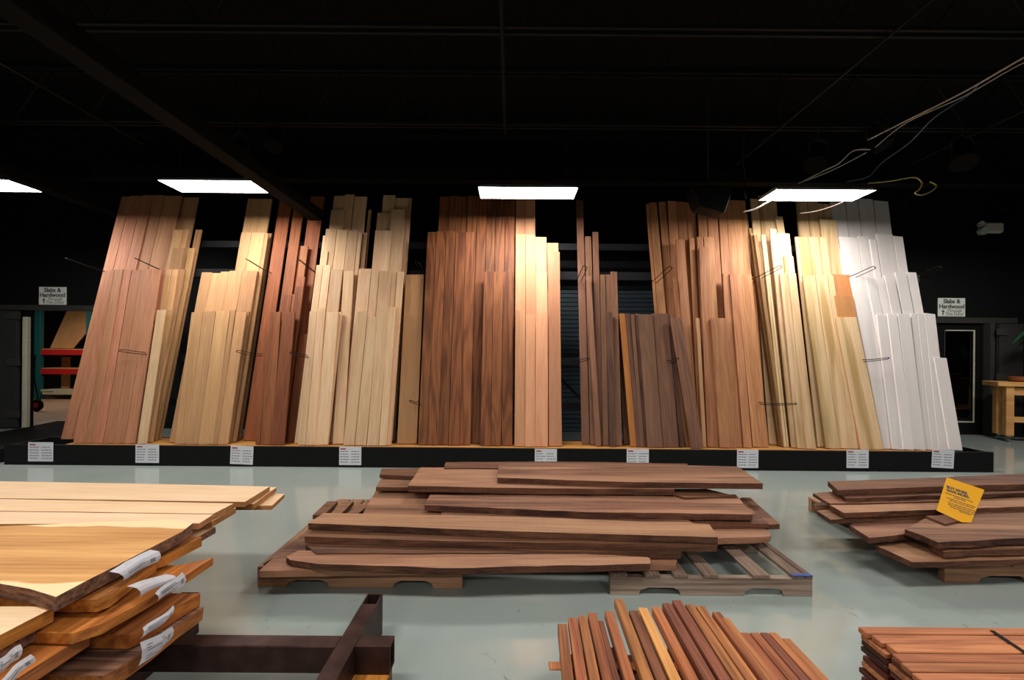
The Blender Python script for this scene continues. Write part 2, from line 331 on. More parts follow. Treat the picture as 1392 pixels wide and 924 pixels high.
# --- boards. tiers: short < low < mid < tall
STACKS = {
 'A': ('leftmost pinkish oak stack', 'pinkoak', 'R'), 'B': ('tan oak stack', 'oak', 'R'), 'C': ('reddish brown stack', 'jatoba', 'R'),
 'D': ('left cream maple stack', 'maple', 'R'), 'E': ('right cream maple stack', 'maple', 'R'), 'G': ('dark brown grained stack', 'dark', 'R'),
 'H': ('peach coloured stack', 'beech', 'R'), 'I': ('narrow walnut stack', 'walnut', 'L'), 'P': ('short walnut stack', 'walnut', 'L'), 'J': ('orange tan cherry stack', 'cherry', 'L'),
 'K': ('left yellowish poplar stack', 'poplar', 'L'), 'Q': ('right yellowish poplar stack', 'poplar', 'L'), 'L': ('white board stack', 'white', 'L')}
TIER_D = {'short': 0.0, 'low': .075, 'mid': .15, 'tall': .235}
ALLB = []; JR = random.Random(11)
def rack_board(stack, tier, x0, x1, yt, xb=None, mat=None, d=None, th=.028, label=None):
    d = (TIER_D[tier] if d is None else d) + JR.uniform(-.012, .013)
    Y0 = DY0 + d; u, v = uv((x0 + x1) / 2, yt)
    z = (CAMZ - v * (Y0 - BASEH * TL) / F) / (1 + v * TL / F); Y = Y0 + TL * (z - BASEH)
    u0 = uv(x0, yt)[0]; u1 = uv(x1, yt)[0]; wd = (u1 - u0) * Y / F
    top = Vector((u * Y / F, Y, z)); Xb = top.x
    if xb:
        ub0, ub1 = uv(xb[0], 603)[0], uv(xb[1], 603)[0]; Xb = (ub0 + ub1) / 2 * Y0 / F; wd = .5 * wd + .5 * (ub1 - ub0) * Y0 / F
    bot = Vector((Xb, Y0, BASEH + .008)); L = (top - bot).length
    za = (top - bot).normalized(); xa = (Vector((1, 0, 0)) - za * za.x).normalized(); ya = za.cross(xa)
    mw = Matrix((xa, ya, za)).transposed().to_4x4(); mw.translation = bot
    hw = wd / 2 - .0022
    bm = bmesh.new(); addbox(bm, (-hw, 0, 0), (hw, th - .004, L)); me = tomesh(bm, .002)
    o = link('lumber_board', me, mat or STACKS[stack][1]); o.matrix_world = mw
    o['category'] = 'board'; o['group'] = 'boards in the ' + STACKS[stack][0] if stack in STACKS else 'loose boards'
    if label: o['label'] = label
    else: ALLB.append((stack, tier, top.x, o))
    return o
def row(stack, tier, yt, tops, bots=None, mats=None, d=None):
    """adjacent boards: tops = boundary pixels along the top; yt = number or list"""
    for i in range(len(tops) - 1):
        y = yt[i] if isinstance(yt, (list, tuple)) else yt
        if y is None: continue
        xb = (bots[i], bots[i + 1]) if bots else None
        rack_board(stack, tier, tops[i], tops[i + 1], y, xb, (mats[i] if mats else None), d)
def sides(stack, edge, w_, ds, yts, mat=None):
    """boards of a deep stack of which only the edge shows. edge = px of the visible side at the bottom of the front layer"""
    X = (edge - CX) * DY0 / F
    for k, (d, yt) in enumerate(zip(ds, yts)):
        Y0 = DY0 + d; side = STACKS[stack][2]; Xe = X + random.uniform(-.012, .012)
        u, v = uv(edge, yt); z = (CAMZ - v * (Y0 - BASEH * TL) / F) / (1 + v * TL / F); Y = Y0 + TL * (z - BASEH)
        a, b = (Xe - w_, Xe) if side == 'R' else (Xe, Xe + w_)
        c = math.cos(ROLL)
        px0, px1 = CX + a * F / Y, CX + b * F / Y
        rack_board(stack, 'edge', px0, px1, yt, None, mat, d)
# A
row('A', 'low', [367,366,366,367,366,366,365], [143,156,167,179,191,205,218], [99,114,127,140,153,169,184], d=.0)
rack_board('A', 'short', 213, 224.5, 421, (186, 198), 'poplar', -.012)
row('A', 'low', [366,366,366], [218,225,233,242], [184,191,199,206], mats=['pinkoak','oak','oak'], d=.07)
row('A', 'tall', [267,266,265,265,266], [165,178,194,208,224,247])
row('A', 'mid', [312,312], [236,247,256], mats=['oak','oak'])
rack_board('A', 'low', 236, 250, 337, None, 'oakside', .11)
rack_board('A', 'tall', 248, 270, 268, None, 'oak', .30)
sides('A', 197, .09, [.035,.105,.19,.27], [421,366,337,312], 'oakside')
# B
row('B', 'short', [424,423,422,421,424], [260,276,293,313,320,336], [237,253,270,289,295,308])
row('B', 'low', [370,371,369,368,368], [274,288,300,312,330,350])
row('B', 'mid', [316,316,317], [328,342,360,365])
row('B', 'tall', 270, [337,370])
sides('B', 309, .09, [.035,.11,.185,.27,.305], [423,369,369,317,317], 'oakside')
# C
row('C', 'short', [424,424], [365,383,402], [355,369,385])
rack_board('C', 'short', 360, 365, 453, (346, 354))
row('C', 'low', [401,400], [385,397,411])
rack_board('C', 'low', 406, 422, 454, (388, 407), 'jatoba', .17)
row('C', 'mid', [334], [409,419]); rack_board('C', 'mid', 404, 415, 376, None, None, .11); rack_board('C', 'mid', 402, 413, 389, None, None, .02 + .09 - .035)
row('C', 'tall', [271], [380,397]); row('C', 'tall', [283], [399,413]); row('C', 'tall', [267], [422,441])
rack_board('C', 'tall', 402, 422, 334, None, None, .27)
# D
row('D', 'short', [423,419,424], [421,431,443,460], [404,416,427,445])
row('D', 'low', [360,360,366], [430,439.5,450,466]); rack_board('D', 'low', 467, 481, 368, (452, 467), None, .075)
rack_board('D', 'low', 437, 446, 341, None, None, .11)
row('D', 'mid', [320,311,312,313,316], [439,443,458,473,487,492])
rack_board('D', 'mid', 450, 469, 285, None, None, .195)
row('D', 'tall', [266,264,267], [454,469,482,499])
sides('D', 446, .06, [.035], [424]); sides('D', 467, .05, [.115,.19,.27], [368,316,285])
# E
row('E', 'short', [423,430,423,417], [485,500,513,529,537], [467,481,499,514,526])
row('E', 'low', [365,367,368,369,369], [488,505,516,532,540,549])
row('E', 'mid', [313,284], [510,532,551], d=.15); rack_board('E', 'mid', 513, 532, 289, None, None, .19)
row('E', 'tall', [265,269], [521,537.5,556])
sides('E', 530, .06, [.035,.112,.27,.305], [417,369,284,269])
# wide oak board
rack_board('F', 'low', 551, 577, 373, (540, 566), 'oakwide', .12, .04, label='single wide tan board standing between the cream maple and the dark brown boards')
# G
row('G', 'mid', [315,314,314,316,315], [581,593,606.5,620,633,647], [568,581,595,609,625,639], d=.06)
row('G', 'low', [369,369,369], [658,671,684,697], [652.5,667,681,697], d=.03)
row('G', 'tall', [267,266,267,266,267,267,267,268], [598,611,624,636,649,662,674,687,700], d=.16)
sides('G', 697, .1, [.1,.21], [369,330])
# H
row('H', 'short', [421,427,424], [701,714,728,745], [699,714,727,745], d=.0)
row('H', 'low', [370,None,394], [728,744,744.5,760], d=.085)
row('H', 'mid', [318,319,322,330], [701,714.5,728,743,759], d=.13)
rack_board('H', 'mid', 745, 761, 342, (746, 764), None, .045)
row('H', 'tall', [269,269], [701,714,727.5], d=.22)
# I narrow walnut
rack_board('I', 'tall', 783, 793, 272, (791, 801.5), None, .16)
row('I', 'mid', [321], [795,804], [803,812], d=.13); row('I', 'mid', [315], [805,814], [812,820], d=.13)
row('I', 'low', [373,373,369], [816,823,830,839], [820,828,836,846], d=.1)
rack_board('I', 'short', 842, 850, 426, (857, 866), 'orange', .06)
rack_board('I', 'short', 839.5, 845.5, 427, (848, 856), None, .20)
rack_board('I', 'mid', 797, 803, 375, (809, 818), None, .05); rack_board('I', 'low', 824, 833, 424, (829, 838), 'walnutd', .03)
# P short walnut
row('P', 'short', [427,426], [868,887,908], [880,902,923], d=.02)
row('P', 'short', [426,427,426], [850,857,863,869], [866,871,876,881], mats=['walnutd','walnut','walnutd'], d=.05)
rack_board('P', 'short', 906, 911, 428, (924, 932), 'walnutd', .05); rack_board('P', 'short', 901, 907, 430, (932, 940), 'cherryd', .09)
rack_board('P', 'short', 911, 927, 432, (940, 957), 'walnut', -.015, label='short dark walnut board tipped sideways against the orange tan cherry stack')
sides('P', 866, .05, [.09,.125,.165,.20], [427,426,427,426], 'walnutd')
# J cherry
row('J', 'tall', [277,275], [878,882,893], [905,909,921], d=.20)
rack_board('J', 'tall', 895, 905.5, 274, (919, 930), None, .235)
row('J', 'tall', [273,274,275], [907,920,933,945], [924,938,952,965], d=.27)
row('J', 'tall', [283,283,272,272,272], [948,960,976,987.5,988,1013], [966,980,994,1008,1012,1042], d=.2)
row('J', 'mid', [325], [918,931], [938,951], d=.12); row('J', 'mid', [323], [937,944], [950,958], d=.12)
row('J', 'mid', [322,322], [947,956,971], [962,971,985], d=.12)
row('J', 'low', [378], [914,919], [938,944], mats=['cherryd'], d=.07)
row('J', 'low', [372,372], [983,993,1001], [996,1010,1024], d=.05)
rack_board('J', 'low', 1014, 1025, 375, (1027, 1045), None, .235)
rack_board('J', 'short', 946, 951, 432, (955, 961), 'oak', .04)
row('J', 'short', [432], [966,987], [979,1001], d=.01)
rack_board('J', 'mid', 950, 964, 335, (962, 977), 'cherry', .05)
rack_board('J', 'low', 1001, 1022, 373, (1024, 1045), None, .07)
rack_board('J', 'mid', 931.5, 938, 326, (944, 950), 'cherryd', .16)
# K poplar
row('K', 'low', [371,371], [1060,1071,1082], [1085,1097,1110], d=.0)
row('K', 'mid', [311,317], [1046,1056,1074], [1077,1087,1105], d=.05)
row('K', 'mid', [348], [1065,1079], [1092,1106], d=.025)
row('K', 'mid', [319,319], [1035,1038,1041], [1066,1070,1073], d=.09)
row('K', 'tall', [270,266,274], [1020,1031,1040,1056], [1046,1058,1068,1085], d=.235)
rack_board('K', 'tall', 1054, 1064, 294, None, None, .2)
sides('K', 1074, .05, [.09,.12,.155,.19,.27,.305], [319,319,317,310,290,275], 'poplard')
# Q poplar
rack_board('Q', 'short', 1136, 1165, 431, (1172, 1201), None, -.01)
row('Q', 'low', [374,374,374], [1091,1108,1125,1133], [1123,1142,1158,1167], d=.03)
rack_board('Q', 'low', 1134, 1160, 402, (1168, 1196), 'tanend', .025)
rack_board('Q', 'low', 1132, 1156, 373, (1166, 1192), 'tanend', .065)
row('Q', 'mid', [322,322,322], [1081,1099,1113,1124], [1112,1132,1148,1160], d=.12)
row('Q', 'mid', [298], [1115,1137], [1146,1170], d=.16)
row('Q', 'tall', [272,273,277], [1082,1097,1112,1129], [1112,1128,1144,1162], d=.235)
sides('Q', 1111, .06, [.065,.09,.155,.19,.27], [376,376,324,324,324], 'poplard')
# L white
rack_board('L', 'short', 1270, 1287, 486, (1291, 1309), None, -.01)
row('L', 'short', [428,427,427,426,426,426], [1192,1206,1220,1238,1247,1256,1272], [1214,1229,1242,1258,1267,1277,1292], d=.0)
row('L', 'low', [377,377,377,374,370], [1156,1177,1190,1202,1216,1233], [1201,1225,1238,1250,1263,1277], d=.03)
row('L', 'low', [370], [1233,1246], [1277,1290], d=.03)
row('L', 'mid', [322,321,325,318,321], [1141,1166,1182,1191,1214,1228], [1180,1206,1222,1232,1257,1270], d=.12)
row('L', 'tall', [275,272,270,273], [1129,1149,1166,1187,1208], [1164,1186,1205,1226,1247], d=.235)
sides('L', 1203, .08, [.07,.16,.195], [377,323,323])

ORD = ['first', 'second', 'third', 'fourth', 'fifth', 'sixth', 'seventh', 'eighth', 'ninth', 'tenth', 'eleventh', 'twelfth']
TN = {'short': 'shortest', 'low': 'lower middle-height', 'mid': 'upper middle-height', 'tall': 'tallest'}
from collections import defaultdict
grp = defaultdict(list)
for s, t, x, o in ALLB: grp[(s, t)].append((x, o))
for (s, t), L in grp.items():
    if t == 'edge':
        for k, (x, o) in enumerate(L): o['label'] = f"board seen edge-on, {ORD[k]} behind the front, in the {STACKS[s][0]}"
        continue
    L.sort(key=lambda q: q[0]); nL = len(L)
    for k, (x, o) in enumerate(L):
        if nL == 1: o['label'] = f"only {TN[t]} board of the {STACKS[s][0]} on the rack"
        else:
            pos = 'leftmost' if k == 0 else 'rightmost' if k == nL - 1 else ORD[k] + ' from left'
            o['label'] = f"{pos} of the {TN[t]} boards in the {STACKS[s][0]}"
for t_, b_ in HOOKS: hook(t_, (b_[0], b_[1], 0))
tag(rack, 'long black lumber rack with a low base, plywood deck and wire hooks', 'rack')

# price sheets on the rack base
SHEETS = [(38,72,601,627,0,'at the left end of the base'),(184,216,604,629,0,'under the pinkish oak boards'),(313,344,606,631,2,'crooked, under the tan oak boards'),(461,491,607,632,0,'under the cream maple boards'),
          (727,757,610,635,0,'under the peach coloured boards'),(852,882,610,635,0,'under the short walnut boards'),(1002,1031,611,636,0,'under the orange tan cherry boards'),(1151,1181,611,636,0,'under the yellowish poplar boards'),(1267,1297,611,636,3,'under the white boards')]
for k, (x0, x1, y0, y1, rot, where) in enumerate(SHEETS):
    c = at_y((x0 + x1) / 2, (y0 + y1) / 2, 5.12); wd = (x1 - x0) * 5.12 / F; hg = (y1 - y0) * 5.12 / F
    s = empty('price_sheet', (c.x, 5.123, c.z)); s.rotation_euler = (0, math.radians(rot), 0)
    bm = bmesh.new(); addbox(bm, (-wd / 2, -.002, -hg / 2), (wd / 2, 0, hg / 2)); link('paper', tomesh(bm), 'paper', s)
    bm = bmesh.new(); addbox(bm, (-wd * .44, -.003, hg * .34), (-wd * .2, -.002, hg * .41)); link('heading', tomesh(bm), 'redink', s)['label'] = 'red heading line'
    bm = bmesh.new(); rng = random.Random(k)
    for r_ in range(5):
        zz = hg * (.24 - r_ * .145)
        for c0 in (-.44, .05):
            x = c0 * wd
            for q in range(3):
                ln = wd * rng.uniform(.07, .13); addbox(bm, (x, -.003, zz - hg * .016), (x + ln, -.002, zz + hg * .016)); x += ln + wd * .025
    link('printed_text', tomesh(bm), 'ink', s)
    tag(s, f'white price sheet with small print {where}', 'price sheet', 'price sheets along the rack base')

# ------------------------------------------------------------------ ceiling lights
def fixture(x, y, z, lens, label, L=1.22, Wd=.38, strength=None):
    f = empty('ceiling_light', (x, y, z))
    t = .008; hh = .05; bm = bmesh.new(); T = [(L/2, Wd/2, 0), (L/2 - .02, Wd/2 - .05, hh)]
    r0, r1 = [[bm.verts.new((sx * q[0], sy * q[1], q[2])) for sx, sy in ((-1, -1), (1, -1), (1, 1), (-1, 1))] for q in T]
    ri = [bm.verts.new((sx * (L/2 - t), sy * (Wd/2 - t), 0)) for sx, sy in ((-1, -1), (1, -1), (1, 1), (-1, 1))]
    rj = [bm.verts.new((sx * (L/2 - t), sy * (Wd/2 - t), .014)) for sx, sy in ((-1, -1), (1, -1), (1, 1), (-1, 1))]
    bm.faces.new(r1); bm.faces.new(rj)
    for i in range(4):
        j = (i + 1) % 4; bm.faces.new((r0[i], r0[j], r1[j], r1[i])); bm.faces.new((r0[i], ri[i], ri[j], r0[j])); bm.faces.new((ri[i], rj[i], rj[j], ri[j]))
    link('housing', tomesh(bm), 'white_m', f)
    bm = bmesh.new(); a, b = L/2 - t - .002, Wd/2 - t - .002
    vs = [bm.verts.new(q) for q in ((-a, -b, .008), (-a, b, .008), (a, b, .008), (a, -b, .008))]; bm.faces.new(vs)
    me = bpy.data.meshes.new('mesh'); bm.to_mesh(me); bm.free(); d = link('diffuser', me, lens, f); d['label'] = 'glowing white diffuser'
    bm = bmesh.new(); addbox(bm, (-.5, -.05, hh + .001), (.5, .05, hh + .04)); link('ballast_box', tomesh(bm), 'white_m', f)
    for sx in (-.5, .5): tube('hanging_chain', [(x + sx, y, z + hh + .002), (x + sx, y, CEIL)], .004, 'wire', f, 5)
    return tag(f, label, 'ceiling light', 'strip lights hanging over the shop')
LZ, LY = 3.42, 5.27
fixture(.18, LY, LZ, 'lens', 'bright strip light hanging above the dark brown and peach boards')
fixture(-3.60, LY - .13, LZ, 'lens', 'bright strip light above the tan oak boards, beside the dark beam')
fixture(3.80, LY, LZ, 'lens', 'bright strip light above the poplar boards, with loose cables on top')
fixture(-6.62, LY - .1, LZ, 'lens', 'bright strip light cut off by the left edge of the photo')
fixture(7.45, LY, LZ, 'lens', 'strip light over the workbench, just outside the right edge of the photo')
for i, x in enumerate((-5.4, -1.8, 1.8, 5.4)):
    for j, y in enumerate((1.0, -2.6)):
        fixture(x, y, LZ, 'lens2', f"strip light in the {'near' if j == 0 else 'rear'} row behind the photographer, {ORD[i]} from left")

# ------------------------------------------------------------------ ceiling clutter: spotlights, cables, conduit
def spot(px, py, Y, ang, label, L=.26, r=.09):
    c = at_y(px, py, Y); f = empty('track_spotlight', c)
    R = Matrix.Rotation(math.radians(ang), 4, 'Y') @ Matrix.Rotation(math.radians(-25), 4, 'X')
    bm = bmesh.new(); tubemesh(bm, [R @ Vector((0, 0, q)) for q in (L / 2, L / 2 - .03, -.02, -L / 2)], [r * .45, r * .8, r * .85, r], 16)
    me = tomesh(bm); link('can', me, 'beamb', f)
    bm = bmesh.new(); tubemesh(bm, [R @ Vector((0, 0, -L / 2)), R @ Vector((0, 0, -L / 2 - .01))], [r * 1.12, r * 1.12], 16); link('rim', tomesh(bm), 'beamb', f)
    bm = bmesh.new(); tubemesh(bm, smooth_curve([R @ Vector((-r * 1.1, 0, 0)), Vector((-r * 1.1, 0, .14)), Vector((0, 0, .2)), Vector((r * 1.1, 0, .14)), R @ Vector((r * 1.1, 0, 0))]), .006, 6)
    tubemesh(bm, [Vector((0, 0, .2)), Vector((0, 0, 4.01 - c.z))], .01, 6); link('yoke', tomesh(bm), 'rackm', f)
    return tag(f, label, 'spotlight', 'black spotlights under the ceiling')
spot(325, 205, 4.8, 12, 'black spotlight hanging beside the left ceiling light and dark beam')
spot(373, 188, 4.8, -8, 'black round-ended spotlight, right of the one by the dark beam')
spot(1112, 214, 4.8, 35, 'black spotlight above the right strip light, where cables cross', .3, .1)
spot(1190, 188, 4.8, -20, 'black spotlight above the white board stack, tangled in cables')
spot(1308, 208, 4.8, 20, 'black spotlight farthest right, apart from the cables', .32, .11)
c = at_y(962, 272, 5.35); f = empty('hanging_speaker', c)
bm = bmesh.new(); vs = []
for y in (-.12, .12):
    vs.append([bm.verts.new(q) for q in ((-.25, y, .12), (.27, y, .12), (.16, y, -.2), (-.15, y, -.12))])
bm.faces.new(vs[0]); bm.faces.new(vs[1][::-1])
for i in range(4): bm.faces.new((vs[0][i], vs[0][(i + 1) % 4], vs[1][(i + 1) % 4], vs[1][i]))
link('cabinet', tomesh(bm, .008), 'black', f); bm = bmesh.new(); tubemesh(bm, [(0, 0, .12), (0, 0, CEIL - c.z)], .012, 6); link('bracket', tomesh(bm), 'rackm', f)
tag(f, 'black boxy speaker hanging in front of the cherry board tops', 'speaker')
def cable(pts, r, mat, label, name='cable'):
    P = smooth_curve([at_y(*p) for p in pts]); return tag(tube(name, P, r, mat), label, 'cable')
cable([(1500, 20, 3.0), (1390, 79, 3.4), (1310, 125, 3.85), (1228, 166, 4.35), (1180, 190, 4.7)], .008, 'cablew', 'white cable running from upper right towards the tangled spotlights')
cable([(1500, 40, 3.0), (1390, 86, 3.4), (1310, 131, 3.85), (1232, 167, 4.35), (1190, 200, 4.7)], .004, 'cablew', 'thin white cable close alongside the thicker white one')
cable([(1330, 115, 3.85), (1315, 130, 4.0), (1270, 160, 4.2), (1235, 195, 4.6), (1200, 220, 4.9), (1180, 240, 5.0), (1150, 247, 5.1)], .006, 'cableb', 'blue cable sagging from the white cable to the right strip light')
cable([(1183, 203, 4.8), (1160, 205, 4.85), (1140, 222, 4.9), (1120, 232, 5.0), (1092, 246, 5.1)], .008, 'cablew', 'white cable draped between the spotlight and the right strip light')
cable([(1178, 207, 4.8), (1150, 222, 4.9), (1118, 237, 5.0), (1085, 249, 5.1)], .005, 'cablew', 'thinner white cable under the one draped to the strip light')
cable([(1180, 249, 5.1), (1210, 246, 5.1), (1242, 241, 5.1), (1253, 248, 5.1), (1250, 257, 5.1), (1244, 262, 5.12), (1252, 265, 5.14), (1266, 260, 5.14), (1273, 252, 5.14), (1264, 247, 5.14)], .008, 'cabley', 'yellow cable looping in a coil right of the strip light')
cable([(1010, 288, 5.3), (1026, 284, 5.3), (1045, 274, 5.3), (1062, 266, 5.3), (1075, 258, 5.3)], .010, 'cablew', 'pale cable sagging left from the right strip light')
cable([(1088, 290, 5.4), (1110, 287, 5.4), (1135, 279, 5.4), (1155, 270, 5.4)], .005, 'cabled', 'thin brown cable sagging in front of the poplar board tops')
cable([(1012, 176, 4.80), (1010, 215, 4.95), (1013, 240, 5.1), (1011, 258, 5.1), (1014, 270, 5.1)], .007, 'conduit', 'short grey cable hanging left of the right strip light')
def pipe(pts, label, r=.012):
    P = [Vector(p) for p in pts]; return tag(tube('conduit_pipe', P, r, 'conduit'), label, 'conduit')
pipe([(-.10, 2.4, 3.98), (-.10, 4.9, 3.98)], 'straight grey conduit under the ceiling above the middle light', .018)
pipe([(-4.6, 1.5, 3.97), (-4.6, 5.2, 3.97)], 'thin conduit under the ceiling left of the long dark beam')
pipe([(3.0, 1.5, 3.97), (3.0, 6.1, 3.97)], 'thin conduit under the ceiling left of the white cables')
pipe([(5.3, 1.5, 3.97), (5.3, 6.1, 3.97)], 'thin conduit under the ceiling right of the white cables')

# ------------------------------------------------------------------ signs on the wall
def text(body, size, loc, mat, parent, align='CENTER', ext=.0008, rot=(math.pi / 2, 0, 0), bold=0):
    c = bpy.data.curves.new('text', 'FONT'); c.body = body; c.size = size; c.align_x = align; c.extrude = ext; c.offset = bold
    tmp = bpy.data.objects.new('tmp', c); COL.objects.link(tmp); bpy.context.view_layer.update()
    me = bpy.data.meshes.new_from_object(tmp.evaluated_get(bpy.context.evaluated_depsgraph_get())); bpy.data.objects.remove(tmp)
    o = link('lettering', me, mat); o.parent = parent; o.location = loc; o.rotation_euler = rot
    return o
for (x0, y0, x1, y1, lab) in ((53, 390, 90, 414, 'small white door sign with an up arrow above the left doorway'), (1275, 405, 1312, 430, 'small white door sign with an up arrow above the right doorway')):
    c = at_y((x0 + x1) / 2, (y0 + y1) / 2, WY - .012); wd, hg = (x1 - x0) * WY / F, (y1 - y0) * WY / F
    s = empty('door_sign', c); bm = bmesh.new(); addbox(bm, (-wd/2, 0, -hg/2), (wd/2, .01, hg/2)); link('sign_panel', tomesh(bm), 'signp', s)
    text('Slabs &', .105, (0, -.004, hg * .22), 'ink', s, bold=.003); text('Hardwood', .105, (0, -.004, -hg * .06), 'ink', s, bold=.003)
    text('Through', .078, (.05, -.004, -hg * .26), 'signg', s); text('This Door', .078, (.05, -.004, -hg * .44), 'signg', s)
    bm = bmesh.new(); vs = [bm.verts.new(q) for q in ((-.165, -.003, -hg*.42), (-.145, -.003, -hg*.42), (-.145, -.003, -hg*.25), (-.125, -.003, -hg*.25), (-.155, -.003, -hg*.13), (-.185, -.003, -hg*.25), (-.165, -.003, -hg*.25))]; bm.faces.new(vs)
    r_ = bmesh.ops.extrude_face_region(bm, geom=bm.faces[:]); bmesh.ops.translate(bm, verts=[v for v in r_['geom'] if isinstance(v, bmesh.types.BMVert)], vec=(0, .002, 0))
    link('arrow', tomesh(bm), 'ink', s); tag(s, lab, 'sign', 'door signs')

# ------------------------------------------------------------------ left doorway
d = empty('door_1', (-9.3, 7.5, 0)); struct(d, 'dark grey door leaf standing open beside the left doorway')
box('door_leaf', (-9.75, 7.46, .02), (-8.82, 7.52, 2.1), 'doorgrey', d)
for z in (.2, 1.12, 1.95):
    box('strap_hinge', (-8.98, 7.44, z), (-8.74, 7.459, z + .12), 'trimg', d)
struct(box('trim_3', (-8.80, 7.53, 0), (-8.72, 7.6, 2.0), 'jamb', bevel=.006), 'pale corner strip on the left door jamb')
# back room
struct(box('floor_backroom', (-18, WY, -.1), (-4.5, 14, -.001), 'floor2', bevel=0), 'tan concrete floor of the back room')
struct(box('wall_backroom', (-18, 14, 0), (-4.5, 14.1, 3.5), 'doorgrey', bevel=0)); struct(box('ceiling_backroom', (-18, WY + .05, 3.5), (-4.5, 14, 3.6), 'doorgrey', bevel=0))
struct(box('wall_backroom_left', (-18.1, WY + .05, 0), (-18, 14, 3.5), 'doorgrey', bevel=0)); struct(box('wall_backroom_right', (-4.5, WY + .05, 0), (-4.4, 14, 3.5), 'doorgrey', bevel=0))
fixture(-12.0, 10.2, 3.0, 'lens3', 'warm strip light inside the back room, out of view above the doorway')
ps = empty('pallet_rack', (-12.6, 12.4, 0))
for x in (-13.62, -12.15):
    for y in (11.95, 12.9):
        box('upright', (x, y, 0), (x + .17, y + .1, 3.1), 'teal', ps)
for z in (1.27, .72):
    box('shelf_beam', (-13.45, 11.97, z), (-12.15, 12.03, z + .15), 'red', ps); box('shelf_beam', (-13.45, 12.92, z), (-12.15, 12.98, z + .15), 'red', ps)
    box('shelf_board', (-13.45, 12.0, z + .151), (-12.15, 12.95, z + .18), 'panel', ps)
box('base_shelf', (-13.45, 11.97, .14), (-12.15, 12.95, .28), 'jamb', ps)['label'] = 'pale low base shelf'
tag(ps, 'teal and red shelving rack in the room behind the left doorway', 'shelving rack')
def lean_panel(name, a, b, c_, d_, mat, label, cat, th=.02):
    bm = bmesh.new(); n_ = (b - a).cross(d_ - a).normalized() * th
    A = [bm.verts.new(q) for q in (a, b, c_, d_)]; B = [bm.verts.new(q + n_) for q in (a, b, c_, d_)]
    bm.faces.new(A); bm.faces.new(B[::-1])
    for i in range(4): bm.faces.new((A[i], A[(i + 1) % 4], B[(i + 1) % 4], B[i]))
    return tag(link(name, tomesh(bm), mat), label, cat)
lean_panel('plywood_sheet', Vector((-13.42, 12.2, 1.46)), Vector((-12.75, 12.2, 1.46)), Vector((-12.2, 12.7, 2.75)), Vector((-13.40, 12.7, 2.75)), 'panel', 'large tan wood sheet leaning on the red shelf in the back room', 'wood sheet')
lean_panel('plywood_offcut', Vector((-13.2, 12.3, .29)), Vector((-12.95, 12.3, .29)), Vector((-13.1, 12.45, 1.2)), Vector((-13.35, 12.45, 1.2)), 'panel', 'narrow wood offcut leaning under the red shelf beams in the back room', 'wood offcut')
lean_panel('plywood_sheet', Vector((-11.9, 13.2, 0)), Vector((-10.9, 13.2, 0)), Vector((-10.9, 13.6, 2.6)), Vector((-11.9, 13.6, 2.6)), 'tanend', 'tall tan wood sheet standing right of the teal rack upright', 'wood sheet')
ht = empty('hand_truck', (-10.9, 9.6, 0)); wc = at_y(50, 553, 9.6); ht.location = (wc.x, 9.6, 0)
def ring(bm, c, R, r, ax='Y', n=24, m_=8):
    vs = []
    for i in range(n):
        t = 2 * math.pi * i / n; rw = []
        for j in range(m_):
            s = 2 * math.pi * j / m_; rad = R + r * math.cos(s)
            rw.append(bm.verts.new((c[0] + rad * math.cos(t), c[1] + r * math.sin(s), c[2] + rad * math.sin(t))))
        vs.append(rw)
    for i in range(n):
        for j in range(m_): bm.faces.new((vs[i][j], vs[(i+1) % n][j], vs[(i+1) % n][(j+1) % m_], vs[i][(j+1) % m_]))
bm = bmesh.new(); ring(bm, (0, 0, .14), .10, .04); link('tyre', tomesh(bm), 'rubber', ht)
bm = bmesh.new(); tubemesh(bm, [(0, -.02, .14), (0, .02, .14)], [.075, .075], 16); link('wheel_hub', tomesh(bm), 'red', ht)
bm = bmesh.new(); tubemesh(bm, smooth_curve([(0.0, .05, .14), (-.05, .05, .4), (-.12, .05, .8), (-.1, .05, 1.3)]), .015, 8); tubemesh(bm, [(0, .05, .14), (.05, .05, .45), (.3, .05, .45)], .012, 8); link('handle_frame', tomesh(bm), 'teal', ht)
tag(ht, 'hand truck with red-hubbed wheel parked behind the left door jamb', 'hand truck')
bm = bmesh.new(); pts = [at_h(x, y, .0) for x, y in ((-60, 600), (0, 588), (78, 573), (118, 573), (100, 589), (60, 600), (-60, 625))]
A = [bm.verts.new(p + Vector((0, 0, .002))) for p in pts]; B = [bm.verts.new(p + Vector((0, 0, .014))) for p in pts]; bm.faces.new(A); bm.faces.new(B[::-1])
for i in range(7): bm.faces.new((A[i], A[(i+1) % 7], B[(i+1) % 7], B[i]))
tag(link('floor_mat', tomesh(bm), 'mat'), 'black floor mat lying before the left doorway', 'mat')
tag(box('black_plinth', (-8.6, 5.2, 0), (-6.35, 5.45, .17), 'blackb'), 'black low plinth on the floor left of the lumber rack', 'plinth')

